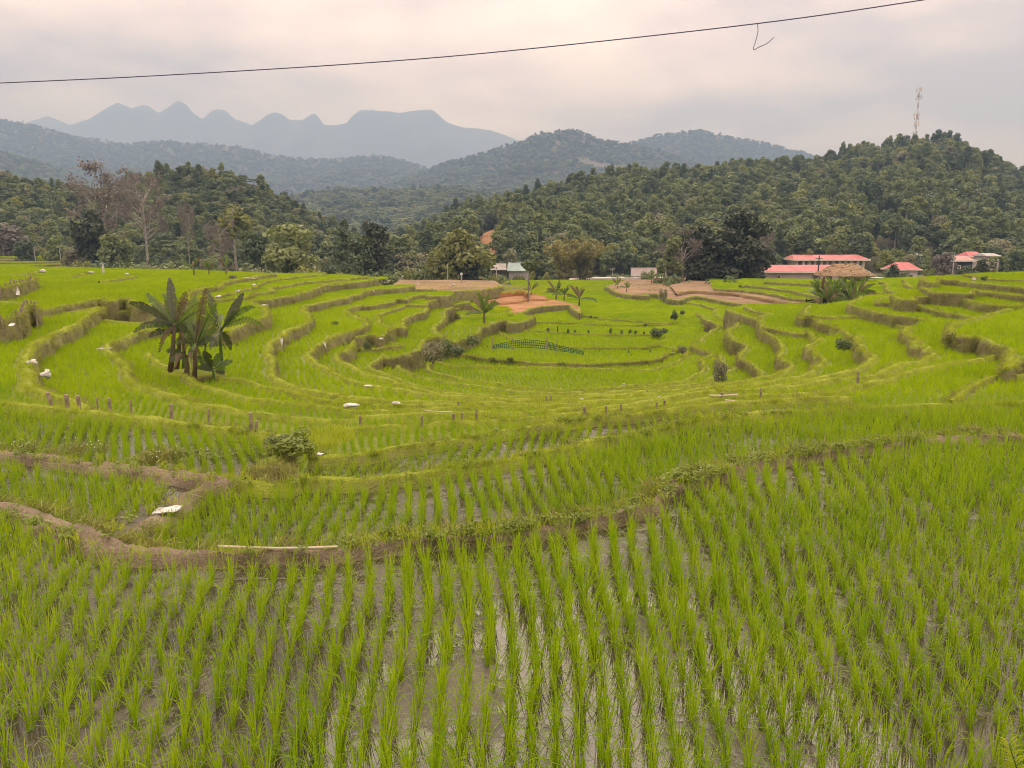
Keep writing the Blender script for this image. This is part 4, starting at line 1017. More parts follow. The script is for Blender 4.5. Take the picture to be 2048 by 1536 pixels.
def tree_meshes(kind, seed):
    """unit-height tree (1 m tall): returns trunk mesh, crown mesh"""
    g = np.random.default_rng(seed)
    tb = MB(); lobes = []; leaf = M_LEAF_MID; bark = M_BARK; n = 1100; size = 0.045; shell = 0.75; sparse = False
    if kind in ('round', 'dark', 'mid', 'yellow', 'grey'):
        th = g.uniform(0.22, 0.34); rx = g.uniform(0.30, 0.40)
        for i in range(15):
            a = g.uniform(0, 6.28); zz = g.uniform(0.30, 0.86); k = math.sqrt(max(0.05, 1 - ((zz - 0.55) / 0.42) ** 2)) * rx
            rr = k * math.sqrt(g.random()) * 0.85; s = g.uniform(0.10, 0.19)
            lobes.append((rr * math.cos(a), rr * math.sin(a), zz, s, s, s * 0.75))
        lobes.append((0, 0, 0.55, rx * 0.6, rx * 0.6, 0.28)); lobes.append((0, 0, 0.88, 0.13, 0.13, 0.10))
        limb(tb, (0, 0, -0.06), (g.normal(0, .02), g.normal(0, .02), 0.55), 0.030, 0.016, 0.04, g)
        for i in range(5):
            q = lobes[i]; limb(tb, (0, 0, th + 0.05 * i), q[:3], 0.013, 0.005, 0.08, g, 3, 4)
        leaf = {'round': M_LEAF_MID, 'dark': M_LEAF_DARK, 'mid': M_LEAF_MID, 'yellow': M_LEAF_YEL, 'grey': M_LEAF_GREY}[kind]
        n = 1700; size = 0.050
    elif kind in ('slender', 'slender_dark'):
        bark = M_BARK_PALE
        top = limb(tb, (0, 0, -0.06), (g.normal(0, .03), g.normal(0, .03), 0.92), 0.021, 0.007, 0.03, g, 6)
        for i in range(11):
            zz = g.uniform(0.55, 0.96); rr = 0.17 * (1.15 - zz) * 1.6 * math.sqrt(g.random()); a = g.uniform(0, 6.28); s = g.uniform(0.07, 0.12)
            lobes.append((rr * math.cos(a), rr * math.sin(a), zz, s, s, s * 1.05))
            if i % 2 == 0: limb(tb, (0, 0, zz - 0.08), lobes[-1][:3], 0.006, 0.003, 0.05, g, 2, 4)
        leaf = M_LEAF_MID if kind == 'slender' else M_LEAF_DARK
        n = 900; size = 0.040; shell = 0.6
    elif kind == 'conic':
        limb(tb, (0, 0, -0.06), (0, 0, 0.95), 0.024, 0.004, 0.01, g, 5)
        for i in range(24):
            zz = 0.16 + 0.8 * i / 23; rr = 0.26 * (1 - zz) ** 0.75 + 0.03
            for q in range(2):
                a = g.uniform(0, 6.28); s = rr * g.uniform(0.5, 0.75) + 0.02
                lobes.append((rr * 0.6 * math.cos(a), rr * 0.6 * math.sin(a), zz, s, s, 0.055))
        leaf = M_LEAF_DARK; n = 2200; size = 0.042
    elif kind == 'bare':
        bark = M_BARK_PALE; sparse = True
        limb(tb, (0, 0, -0.06), (g.normal(0, .02), g.normal(0, .02), 0.78), 0.022, 0.010, 0.02, g, 6)
        ends = []
        for i in range(18):
            z0 = g.uniform(0.38, 0.78); a = g.uniform(0, 6.28); L = g.uniform(0.12, 0.25)
            e1 = (L * math.cos(a), L * math.sin(a), z0 + g.uniform(0.06, 0.2)); limb(tb, (0, 0, z0), e1, 0.009, 0.004, 0.08, g, 3, 4)
            for q in range(4):
                a2 = a + g.normal(0, 0.9); l2 = g.uniform(0.05, 0.13)
                e2 = (e1[0] + l2 * math.cos(a2), e1[1] + l2 * math.sin(a2), min(1.0, e1[2] + g.uniform(-0.03, 0.10))); limb(tb, e1, e2, 0.004, 0.0015, 0.1, g, 2, 3)
                ends.append(e2)
        lobes = [(*q, 0.085, 0.085, 0.075) for q in ends]
        leaf = M_LEAF_BROWN; n = 2600; size = 0.017; shell = 0.1
    elif kind == 'palm_like':
        limb(tb, (0, 0, -0.05), (0.02, 0.01, 0.8), 0.018, 0.012, 0.02, g, 5)
        for i in range(14):
            a = g.uniform(0, 6.28)
            for q in range(5):
                t = (q + 1) / 5
                lobes.append((0.24 * t * math.cos(a), 0.24 * t * math.sin(a), 0.82 + 0.14 * math.sin(t * 2.4) - 0.12 * t * t, 0.035, 0.035, 0.018))
        leaf = M_LEAF_MID; n = 1000; size = 0.035
    elif kind == 'bush':
        for i in range(10):
            a = g.uniform(0, 6.28); rr = 0.55 * math.sqrt(g.random()); s = g.uniform(0.20, 0.36)
            lobes.append((rr * math.cos(a), rr * math.sin(a), g.uniform(0.12, 0.70), s, s, s * 0.85))
        for i in range(5): limb(tb, (0, 0, -0.1), lobes[i][:3], 0.025, 0.010, 0.08, g, 3, 4)
        leaf = M_LEAF_MID; n = 1000; size = 0.085
    elif kind == 'bamboo':
        bark = M_BAMBOO
        for i in range(34):
            a = g.uniform(0, 6.28); r0 = 0.10 * math.sqrt(g.random()); sp = g.uniform(0.10, 0.48); h = g.uniform(0.72, 1.0)
            pts = []
            for q in range(7):
                t = q / 6
                rr = r0 + sp * t ** 2.3; pts.append((rr * math.cos(a), rr * math.sin(a), -0.05 + h * (t * 1.12 - 0.22 * t ** 3.5)))
                if q >= 2:
                    lobes.append((pts[-1][0], pts[-1][1], pts[-1][2], 0.055, 0.055, 0.065))
            tb.tube(pts, [0.006 * (1 - 0.8 * q / 6) for q in range(7)], 4)
        leaf = M_BAMBOO; n = 3200; size = 0.028; shell = 0.4
    P, D = crown_points(n, lobes, shell, seed + 5)
    k = P[:, 2] > 0.02
    q, f = leaf_quads(P[k], D[k], size, seed + 9, 0.55, 1.5 if kind != 'bamboo' else 2.6)
    to = tb.build('trunk', bark); co = mesh_obj('crown', q, f, [leaf])
    return to, co
TREE = {}
def tree_proto(kind, i):
    if (kind, i) not in TREE:
        a, b = tree_meshes(kind, 1000 + 37 * i + sum(map(ord, kind)))
        ma, mb_ = a.data, b.data
        bpy.data.objects.remove(a); bpy.data.objects.remove(b)
        TREE[(kind, i)] = (ma, mb_)
    return TREE[(kind, i)]
def plant(kind, i, loc, h, w=1.0, rz=None, name='tree', label=None, group=None, leaf=None, cat='tree'):
    ma, mb_ = tree_proto(kind, i)
    e = empty(name, loc, random.uniform(0, 6.28) if rz is None else rz, (h * w, h * w, h))
    from_mesh('trunk', ma, e)
    c = from_mesh('crown', mb_, e)
    if leaf is not None:
        c.material_slots[0].link = 'OBJECT'; c.material_slots[0].material = leaf
    tag(e, label, cat, group)
    return e
def at_px(x, ytop, ybase, d):
    p = PD(x, ybase, d)
    return p, (ybase - ytop) * PXM(d) / math.cos(0.0)

# ---- the forest on the hills: the largest trees one by one, the rest as one mass
KINDS_ = ['round', 'dark', 'mid', 'slender', 'slender_dark', 'conic', 'yellow', 'grey', 'palm_like', 'bush']
def joined(kind, i, leaf=None):
    ma, mb_ = tree_proto(kind, i)
    nv = len(ma.vertices)
    v = np.empty(nv * 3, np.float32); ma.vertices.foreach_get('co', v)
    v2 = np.empty(len(mb_.vertices) * 3, np.float32); mb_.vertices.foreach_get('co', v2)
    f = [tuple(p.vertices) for p in ma.polygons] + [tuple(a + nv for a in p.vertices) for p in mb_.polygons]
    mi = [0] * len(ma.polygons) + [1] * len(mb_.polygons)
    return mesh_obj('t', np.concatenate([v.reshape(-1, 3), v2.reshape(-1, 3)]), f, [ma.materials[0], leaf or mb_.materials[0]], midx=mi)
FOREST_KINDS = [('round', 0), ('dark', 0), ('dark', 1), ('mid', 1), ('slender', 0), ('slender', 1), ('slender_dark', 0), ('yellow', 0), ('grey', 0), ('palm_like', 0), ('bush', 0), ('conic', 0)]
FOREST_COLL = proto_collection('forest', [joined(*k) for k in FOREST_KINDS])
def forest_points(key, n, t0, t1, xpx0, xpx1):
    h, a, b = HILLS[key]
    x = rng.uniform(max(a, xpx0), min(b, xpx1), n); t = rng.uniform(t0, t1, n)
    X, Y, Z = h(x, t)
    return np.column_stack([X, Y, Z]), x, t
FP, FR, FS, FK = [], [], [], []
def weights(key):
    w = {'right': [10, 13, 12, 12, 15, 13, 10, 6, 5, 2, 5, 2], 'left': [12, 14, 12, 12, 4, 3, 5, 5, 8, 8, 8, 1]}.get(key, [14, 16, 16, 12, 6, 5, 8, 6, 6, 1, 8, 1])
    w = np.array(w, float); return w / w.sum()
IND = []
for key, n, t0, t1, h0, h1, nind in (('right', 8000, 0.0, 1.12, 3.8, 10.5, 150), ('left', 3600, 0.0, 1.15, 3.0, 7.8, 90), ('valley', 4600, 0.0, 1.08, 6, 13, 0), ('spur', 4600, 0.0, 1.08, 7, 15, 0),
                                     ('midleft', 14000, 0.15, 1.03, 6, 14, 0), ('midcentre', 10000, 0.1, 1.03, 5, 12, 0), ('midright', 10000, 0.25, 1.03, 6, 14, 0)):
    p, x, t = forest_points(key, int(n * 1.2), t0, t1, -380, 2440)
    n = len(p)
    k = rng.choice(len(FOREST_KINDS), n, p=weights(key))
    clear = vnoise(p[:, 0] / 55, p[:, 1] / 55, 8)
    if key == 'midcentre':
        m = vnoise(p[:, 0] / 230, p[:, 1] / 230, 8) > 0.14
        p, k, x, t = p[m], k[m], x[m], t[m]
    if key == 'right':                                   # the red cutting and a bare slope above the school
        px_ = p[:, 0] / p[:, 1]; 
        py = H_PX / 2 - F_PX * (p[:, 2] * CP + p[:, 1] * SP) / (p[:, 1] * CP - p[:, 2] * SP)
        cut = (x > 948) & (x < 1008) & (py > 462) & (py < 560)
        slope = (x > 1720) & (x < 1900) & (t < 0.30) & (rng.random(len(x)) < 0.7)
        m = ~(cut | slope); p, k, x, t = p[m], k[m], x[m], t[m]
    n = len(p)
    hh = rng.uniform(h0, h1, n) * np.where(np.isin(k, [4, 5, 6]), 1.25, 1.0) * np.where(k == 10, 0.45, 1.0) * np.where(t > 0.97, 0.85, 1.0)
    ww = rng.uniform(0.8, 1.4, n) * (1.0 if key in ('right', 'left') else 1.7)
    app = hh / p[:, 1] * (t < 1.0)
    order = np.argsort(-app)
    ind = order[:nind]
    rest = order[nind:]
    for i in ind:
        kd, vi = FOREST_KINDS[k[i]]
        lab = {'right': 'tree in the dense forest covering the wooded hill on the right', 'left': 'tree in the forest covering the knoll on the left'}[key]
        IND.append((kd, vi, p[i], hh[i], ww[i], lab, 'forest trees on the right hill' if key == 'right' else 'forest trees on the left knoll'))
    FP.append(p[rest]); FK.append(k[rest])
    FR.append(np.column_stack([rng.normal(0, .04, len(rest)), rng.normal(0, .04, len(rest)), rng.uniform(0, 6.28, len(rest))]))
    FS.append(np.column_stack([hh[rest] * ww[rest], hh[rest] * ww[rest], hh[rest]]))
for kd, vi, p, h_, w_, lab, grp in IND:
    plant(kd, vi, p, h_, w_, None, 'forest_tree', lab, grp, cat='tree')
tag(scatter('forest', np.concatenate(FP), np.concatenate(FR), np.concatenate(FS), np.concatenate(FK), FOREST_COLL), 'far woods that cover the hills as one mass', 'forest', kind='stuff')

# ------------------------------------------------------------------ trees of the belt, one by one
def belt(kind, i, x, ytop, ybase, d, w=1.0, label=None, group=None, leaf=None, name='tree', cat='tree'):
    p, h = at_px(x, ytop, ybase, d)
    gz = float(ground_z(p[0], p[1]))
    if p[2] > gz + 0.05:
        h += p[2] - gz; p[2] = gz
    return plant(kind, i, p, h, w, None, name, label, group, leaf, cat)
belt('bare', 0, 224, 343, 560, 140, 0.85, 'tall leafless brown tree, left of the two bare giants on the left')
belt('bare', 1, 297, 350, 560, 132, 0.62, 'tall leafless tree with a pale straight trunk, right of the two bare giants')
belt('dark', 2, 200, 418, 560, 128, 0.75, 'dark evergreen tree in front of the left bare giant', leaf=M_LEAF_DEEP)
belt('mid', 2, 232, 463, 560, 116, 0.95, 'rounded green tree low before the dark evergreen on the left')
belt('bare', 2, 383, 408, 560, 138, 0.30, 'thin pale dead trunk standing alone on the left knoll')
belt('bare', 3, 446, 440, 560, 122, 0.60, 'brown half-bare tree left of the yellow-green crowned tree')
belt('slender', 2, 478, 408, 560, 128, 1.05, 'slender tree with a yellow-green crown above the left belt', leaf=M_LEAF_YEL)
belt('dark', 3, 514, 458, 560, 118, 0.75, 'dark tree between the yellow-green crown and the big round tree')
belt('round', 2, 584, 446, 562, 105, 1.05, 'big round olive-green tree on a visible trunk at the left crest')
belt('conic', 2, 690, 443, 560, 122, 0.75, 'narrow dark cypress-like tree left of the dark spreading tree')
belt('dark', 4, 743, 440, 560, 112, 0.85, 'dark spreading tree with a pale leaning trunk in the middle', leaf=M_LEAF_DEEP)
belt('slender_dark', 3, 728, 470, 560, 108, 0.9, 'slim dark tree standing against the dark spreading tree')
belt('round', 3, 921, 456, 574, 106, 1.02, 'big dome-shaped tree with a yellowish top in the middle', leaf=M_LEAF_DOME)
belt('dark', 5, 905, 500, 572, 106, 0.8, 'dark lower tree at the left foot of the dome-shaped tree', leaf=M_LEAF_DEEP)
belt('dark', 6, 945, 515, 572, 105, 0.8, 'dark leafy tree at the right foot of the dome-shaped tree', leaf=M_LEAF_DEEP)
belt('yellow', 2, 872, 498, 566, 118, 0.7, 'small yellow-green tree left of the dome-shaped tree')
belt('grey', 2, 1022, 496, 566, 140, 0.9, 'greyish scrubby tree right of the red cutting')
belt('bamboo', 0, 1128, 474, 562, 128, 0.95, 'feathery yellow bamboo clump, left of the pair by the road', name='bamboo_clump', cat='bamboo')
belt('bamboo', 1, 1168, 466, 562, 131, 0.95, 'feathery yellow bamboo clump, right of the pair by the road', name='bamboo_clump', cat='bamboo')
# slim tree on the dug plot
p = P3(1056, 604, -6.95); hh = (604 - 517) * PXM(p[1] / S)
e_ = empty('tree', p); tag(e_, 'slim lollipop tree on a thin dark trunk in the orange plot', 'tree')
mb = MB(); mb.tube([(0, 0, -0.1), (0.05, 0, hh * 0.4), (0.18, 0, hh * 0.78), (0.2, 0, hh * 0.95)], [0.09, 0.08, 0.06, 0.03], 6); mb.build('trunk', M_BARK, e_)
P_, D_ = crown_points(900, [(0.2, 0, hh * 0.84, 0.85, 0.85, 0.75), (-0.25, 0.2, hh * 0.86, 0.6, 0.6, 0.5), (0.6, -0.2, hh * 0.88, 0.55, 0.55, 0.5)], 0.7, 4)
q_, f_ = leaf_quads(P_, D_, 0.22, 3); mesh_obj('crown', q_, f_, [M_LEAF_DARK], e_)
# dark grove right of the middle
for i, (x, yt, w, kd, lf, lab) in enumerate((
        (1340, 478, 0.75, 'slender', M_LEAF_MID, 'slim green tree at the left end of the dark grove'),
        (1362, 466, 0.75, 'bare', None, 'half-bare brownish tree in the left part of the dark grove'),
        (1390, 452, 0.70, 'dark', M_LEAF_DEEP, 'dark leafy tree, second tallest in the grove left of the school'),
        (1425, 468, 0.85, 'dark', M_LEAF_DEEP, 'dark leafy tree in the middle of the grove left of the school'),
        (1455, 456, 0.80, 'dark', M_LEAF_DEEP, 'dark tree left of the tallest one in the grove by the school'),
        (1486, 420, 0.72, 'dark', M_LEAF_DEEP, 'tallest dark tree at the right end of the grove by the school'),
        (1500, 480, 0.75, 'dark', M_LEAF_DEEP, 'short dark tree touching the small pavilion by the school'))):
    belt(kd, 3 + i, x, yt, 566, 106 + (i % 3) * 3, w * 1.3, lab, leaf=lf)
belt('bare', 9, 1528, 462, 545, 150, 0.55, 'whitish leafless tree behind the small pavilion')
belt('yellow', 4, 1772, 500, 550, 135, 1.1, 'flat-topped pale green tree right of the two-storey school')
belt('conic', 5, 1786, 528, 560, 100, 1.0, 'dark conifer beside the small red-roofed house on the right')
belt('grey', 4, 1815, 508, 552, 140, 0.9, 'grey leafy tree above the small red roof on the right')
belt('mid', 5, 1852, 512, 552, 130, 1.0, 'green garden tree left of the brown tree on the right')
belt('mid', 6, 1885, 505, 556, 118, 0.95, 'brown-leaved garden tree left of the far right house', leaf=M_LEAF_BROWN)
belt('dark', 7, 1960, 516, 556, 106, 1.0, 'dark tree in front of the far right house', leaf=M_LEAF_DEEP)
belt('dark', 10, 1932, 530, 556, 102, 1.0, 'low dark garden tree left of the taller one before the far right house')
belt('palm_like', 2, 1990, 510, 552, 118, 1.0, 'palm-like tree at the right end of the house row')
belt('dark', 8, 2030, 500, 556, 120, 0.9, 'dark tree at the right edge of the picture')
belt('dark', 9, 60, 480, 552, 140, 1.0, 'dark bushy tree above the far left terrace strips')
belt('grey', 6, 20, 450, 552, 150, 1.0, 'brownish tree at the left edge above the far strips', leaf=M_LEAF_BROWN)
belt('mid', 7, 120, 470, 552, 142, 0.9, 'green tree above the right end of the far left strips')
belt('grey', 7, 150, 495, 552, 130, 0.9, 'grey shrub-like tree left of the dark evergreen')
# bushes that close the belt
nb = 0
seen_ = {}
LANDMARKS = [(200, 'the dark evergreen on the left'), (297, 'the pale bare giant on the left'), (383, 'the thin dead trunk'), (478, 'the yellow-green crowned tree'), (584, 'the big round tree at the left crest'), (690, 'the cypress-like tree'), (743, 'the dark spreading tree'), (860, 'the small yellow tree by the dome'),
             (1000, 'the grey-roofed farmhouse'), (1062, 'the turquoise shed'), (1128, 'the left bamboo clump'), (1225, 'the pole by the road'), (1290, 'the white boundary wall'), (1402, 'the pole before the grove'), (1486, 'the tallest grove tree'), (1697, 'the thatched hut'), (1815, 'the small red-roofed house'), (1904, 'the pale pole on the right'), (1987, 'the grey concrete house')]
for x in list(range(150, 880, 17)) + list(range(1010, 1330, 17)) + list(range(1330, 1520, 18)) + list(range(1700, 2060, 26)) + list(range(960, 1010, 14)):
    d = random.uniform(96, 122); 
    hgt = random.uniform(16, 46) if x < 880 else random.uniform(10, 26)
    if 1010 <= x < 1330: d = random.uniform(134, 150)
    if x >= 1700: d = random.uniform(104, 128); hgt = random.uniform(8, 22)
    yb = 556 if x < 880 else 562 if x < 1700 else 553
    lf = random.choice([M_LEAF_MID, M_LEAF_DARK, M_LEAF_GREY, M_LEAF_MID, M_LEAF_YEL] if x < 880 else [M_LEAF_MID, M_LEAF_GREY, M_LEAF_YEL, M_LEAF_DARK])
    side = 'along the tree belt behind the left terraces' if x < 880 else 'by the road and houses behind the bowl' if x < 1700 else 'among the houses at the right'
    lx, ln = min(LANDMARKS, key=lambda q: abs(q[0] - x))
    cname = {M_LEAF_MID: 'green', M_LEAF_DARK: 'dark green', M_LEAF_GREY: 'grey-green', M_LEAF_YEL: 'yellow-green'}[lf]
    key_ = (cname, ln, x < lx); seen_[key_] = seen_.get(key_, 0) + 1
    word = ('', 'second ', 'third ', 'fourth ', 'fifth ', 'sixth ', 'seventh ', 'eighth ')[min(7, seen_[key_] - 1)]
    belt('bush', nb % 4, x + random.uniform(-8, 8), yb - hgt, yb + 6, d, random.uniform(0.55, 0.8), '%s%s bush counted rightwards just %s %s' % (word, cname, 'left of' if x < lx else 'right of', ln), 'bushes ' + side, lf, 'bush', 'bush'); nb += 1

# ------------------------------------------------------------------ bananas
def banana_leaf(base, tip, width, sag, seed, torn=0.5, mat=None, parent=None, origin=None):
    """a banana blade between two points: midrib plus torn strips each side"""
    g = np.random.default_rng(seed)
    b, t = Vector(base), Vector(tip)
    ax = t - b; L = ax.length
    side = ax.cross(Vector((0.25, -1, 0.2)))
    if side.length < 1e-3: side = Vector((1, 0, 0))
    side.normalize()
    side = (side * math.cos(g.uniform(-0.5, 0.5)) + Vector((0, 1, 0)) * g.uniform(-0.35, 0.35)).normalized()
    up = Vector((0, 0, 1))
    def mid(u): return b + ax * u + up * (sag * L * 4 * u * (1 - u) * (0.6 + 0.6 * u))
    V, Fq = [], []
    N = 26
    stalk = 0.14
    rib = [mid(i / 12) for i in range(13)]
    mb = MB(); mb.tube(rib, [0.028 * (1 - 0.85 * i / 12) * (L / 2.0 + 0.4) * 0.7 for i in range(13)], 5)
    V += mb.v; Fq += mb.f
    for sd in (-1, 1):
        i = 0
        while i < N:
            k = 1 if g.random() < torn else g.integers(2, 5)
            k = min(k, N - i)
            droop = g.uniform(0.05, 0.35) + torn * g.uniform(0, 0.5)
            gap = 0.12 * torn
            base_i = len(V)
            for q in range(k + 1):
                u = stalk + (1 - stalk) * (i + q) / N
                if q == 0 and k: u += gap / N * 0.5
                if q == k: u -= gap / N * 2.0
                uu = (u - stalk) / (1 - stalk)
                wd = width * (math.sin(math.pi * min(1, uu * 0.93 + 0.05)) ** 0.55) * 0.5 * (0.93 + 0.1 * g.random())
                c = mid(u)
                o1 = side * sd * wd * 0.55 + up * (-droop * wd * 0.25) + ax.normalized() * wd * 0.12
                o2 = side * sd * wd * (1.0 - 0.25 * droop) + up * (-droop * wd * 0.9) + ax.normalized() * wd * 0.28
                V += [tuple(c), tuple(c + o1), tuple(c + o2)]
            for q in range(k):
                a = base_i + 3 * q
                Fq += [(a, a + 1, a + 4, a + 3), (a + 1, a + 2, a + 5, a + 4)]
            i += k
    if origin is not None:
        V = [tuple(Vector(v) - Vector(origin)) for v in V]
    return mesh_obj('leaf', V, Fq, [mat or M_BANANA], parent)
DB = 21.7
def pxb(x, y, dy=0.0): return Vector(PD(x, y, DB + dy))
def banana(base_px, crown_px, leaves, label, r=0.13, dy=0.0, group=None, seed=0, stem_mat=None):
    b, c = pxb(*base_px, dy), pxb(*crown_px, dy)
    e = empty('banana_plant', b); tag(e, label, 'banana plant', group)
    mb = MB()
    off = (c - b)
    r = r * 0.58
    mb.tube([Vector((0, 0, -0.15)), off * 0.33 + Vector((0.03, 0.02, 0)), off * 0.7, off], [r * 1.15, r, r * 0.8, r * 0.45], 9)
    mb.build('stem', stem_mat or M_BANANA_DRY, e, True)
    for k, (tx, ty, wd, sag, torn, mt) in enumerate(leaves):
        tip = pxb(tx, ty, dy + random.uniform(-0.9, 0.9))
        if k == 0:
            for q_ in range(4):
                az_ = random.uniform(0, 6.28); el_ = random.uniform(-0.5, 1.2); L_ = random.uniform(0.9, 1.5) * (c - b).length * 0.62 + 0.25
                banana_leaf(c, c + Vector((math.cos(az_) * math.cos(el_), math.sin(az_) * math.cos(el_), math.sin(el_))) * L_, 0.27, 0.16, seed + 40 + q_, 0.75, random.choice([M_BANANA, M_BANANA, M_BANANA_D]), e, b)
        banana_leaf(c + Vector((random.uniform(-.05, .05), random.uniform(-.05, .05), random.uniform(-.1, .05))), tip, wd * 0.58, sag, seed + k, min(0.95, torn + 0.15), mt, e, b)
    return e
G_, D_, B_ = M_BANANA, M_BANANA_D, M_BANANA_DRY
banana((340, 735), (350, 648), [(259, 605, .55, .10, .3, D_), (294, 586, .6, .03, .5, G_), (339, 556, .62, .02, .25, D_), (300, 652, .45, .22, .5, D_), (373, 583, .6, .06, .9, B_), (425, 612, .55, .05, .9, G_), (318, 705, .4, .25, .8, B_)], 'tall banana plant at the left of the clump on the paddy', 0.16, 0.0, seed=10)
banana((352, 735), (362, 660), [(330, 600, .5, .04, .7, G_), (395, 622, .5, .10, .9, B_), (322, 690, .4, .3, .9, B_), (372, 700, .4, .25, .9, B_)], 'banana plant with dry hanging leaves in the middle of the clump', 0.15, 0.5, seed=20)
banana((388, 748), (391, 692), [(380, 622, .55, .02, .1, G_), (433, 606, .55, .05, .95, G_), (412, 576, .5, .04, .9, B_), (352, 690, .4, .2, .9, D_), (405, 735, .35, .25, .9, B_)], 'banana plant with one upright smooth leaf in the clump', 0.14, -0.5, seed=30)
banana((441, 748), (441, 658), [(486, 586, .58, .02, .1, D_), (528, 655, .5, .22, .9, G_), (414, 578, .5, .03, .6, D_), (396, 690, .45, .25, .7, G_), (462, 700, .5, .15, .4, D_), (420, 700, .4, .2, .6, D_)], 'banana plant standing apart at the right of the clump', 0.11, 0.3, seed=40, stem_mat=M_BANANA)
banana((365, 742), (368, 664), [(352, 596, .5, .03, .5, G_), (392, 590, .5, .05, .6, G_), (420, 640, .5, .14, .7, G_), (328, 640, .5, .14, .6, D_), (378, 612, .45, .03, .4, G_)], 'slim green banana plant in the middle of the clump', 0.11, 0.9, seed=80, stem_mat=M_BANANA)
banana((408, 748), (411, 690), [(398, 640, .45, .03, .4, G_), (430, 650, .45, .06, .6, G_), (448, 690, .45, .15, .7, D_), (380, 690, .45, .18, .7, G_)], 'short green banana plant between the clump and the lone one', 0.10, 0.6, seed=88, stem_mat=M_BANANA)
banana((425, 755), (427, 738), [(408, 702, .55, .05, .1, D_), (440, 706, .5, .05, .1, G_), (395, 735, .5, .15, .2, D_), (465, 722, .45, .12, .3, G_), (450, 745, .4, .1, .3, D_)], 'small young banana plant with broad leaves at the clump foot', 0.09, -0.4, seed=50, stem_mat=M_BANANA)
banana((372, 745), (374, 712), [(360, 668, .4, .05, .9, B_), (385, 735, .35, .3, .9, B_), (350, 735, .35, .3, .9, B_), (395, 700, .4, .1, .9, B_)], 'withered brown banana stump amid the clump', 0.15, -0.2, seed=60)
# dirt mound the clump stands on
def mound(loc, rx, ry, h, mat, name, label, cat, seed=0, n=18, m=9):
    g = random.Random(seed); V = []; Fq = []
    for i in range(m):
        t = i / (m - 1); r = 1 - t; zz = h * (1 - (1 - t) ** 2.2) if False else h * (math.sin(t * math.pi / 2))
        r = math.cos(t * math.pi / 2) if t < 1 else 0.02
        for k in range(n):
            a = 2 * math.pi * k / n
            j = 1 + 0.28 * mnoise.noise((math.cos(a) * 1.6 + seed, math.sin(a) * 1.6, t * 2.5))
            V.append((rx * r * j * math.cos(a), ry * r * j * math.sin(a), zz * (1 + 0.25 * mnoise.noise((math.cos(a) * 2, math.sin(a) * 2 + seed, t * 3))) - 0.08))
    for i in range(m - 1):
        for k in range(n):
            Fq.append((i * n + k, i * n + (k + 1) % n, (i + 1) * n + (k + 1) % n, (i + 1) * n + k))
    Fq.append(tuple((m - 1) * n + k for k in range(n)))
    o = mesh_obj(name, V, Fq, [mat], None, True); o.location = loc
    return tag(o, label, cat)
mound(PD(380, 752, 22.0), 1.5, 0.8, 0.35, M_BUND, 'earth_mound', 'low grassy earth mound under the banana clump', 'mound', 3)
mound(P3(548, 946, -2.86), 0.34, 0.30, 0.17, M_BUND_DIRT, 'earth_heap', 'pale heap of earth and straw beside the bushy dike corner', 'mound', 5)

def simple_banana(loc, h, nleaf, label, seed, group=None, wd=0.32, dry=0.15):
    g = random.Random(seed)
    e = empty('banana_plant', loc); tag(e, label, 'banana plant', group)
    ch = 0.26
    mb = MB(); mb.tube([(0, 0, -0.1), (0.02, 0, h * ch * 0.6), (0.03, 0.02, h * ch)], [0.09 * h / 2.5, 0.08 * h / 2.5, 0.05 * h / 2.5], 7); mb.build('stem', M_BANANA_DRY, e)
    for k in range(nleaf):
        a = 6.28 * k / nleaf + g.uniform(-.4, .4); L = h * g.uniform(0.5, 0.72); el = g.uniform(-0.15, 1.35)
        tip = (L * math.cos(a) * math.cos(el), L * math.sin(a) * math.cos(el), h * ch + L * math.sin(el) * 0.95 - 0.05 * L)
        banana_leaf((0.02, 0.02, h * ch * 0.97), tip, wd * h / 2.5, 0.16, seed * 31 + k, 0.5, M_BANANA_DRY if g.random() < dry else M_BANANA, e)
    return e
k = 0
for x, y, d, h, lab in ((1640, 612, 55, 2.9, 'leftmost banana plant of the clump before the thatched hut'), (1668, 611, 56, 3.2, 'banana plant, second from left in the clump before the thatched hut'),
                        (1690, 612, 55, 3.0, 'banana plant, third from left in the clump before the thatched hut'), (1712, 611, 56, 3.1, 'rightmost banana plant of the clump before the thatched hut'),
                        (1655, 614, 53, 2.1, 'low banana plant at the front of the clump before the hut'), (1700, 614, 53, 2.2, 'low banana plant at the right front of the clump before the hut')):
    simple_banana(PD(x, y, d), h * 1.1, 19, lab, 70 + k, 'bananas before the thatched hut', 0.27, 0.25); k += 1
simple_banana(P3(968, 646, -6.85), 3.4, 13, 'pale banana plant on the terrace below the orange plot', 90, wd=0.30)
for x, y, z, h, n, lab in ((1158, 612, -6.95, 3.2, 7, 'banana plant at the right tip of the orange plot'), (1112, 598, -6.95, 3.0, 9, 'left banana plant behind the orange plot'), (1128, 600, -6.95, 2.4, 8, 'right banana plant behind the orange plot'),
                           (1062, 590, -6.75, 2.4, 7, 'banana plant at the foot of the lollipop tree'), (1235, 577, -6.9, 2.2, 7, 'banana plant on the hedge corner of the tilled field'), (1253, 583, -6.9, 2.0, 6, 'small banana plant beside the hedge corner'),
                           (1303, 567, -6.9, 2.8, 8, 'banana plant at the left foot of the dark grove'), (388, 551, -3.0, 2.6, 6, 'pale banana plant at the left crest, left of the trio'), (418, 550, -3.0, 2.2, 7, 'pale banana plant at the left crest, middle of the trio'),
                           (452, 549, -3.0, 2.6, 6, 'pale banana plant at the left crest, right of the trio')):
    simple_banana(P3(x, y, z), h, n, lab, 100 + k, None, 0.30, 0.3); k += 1

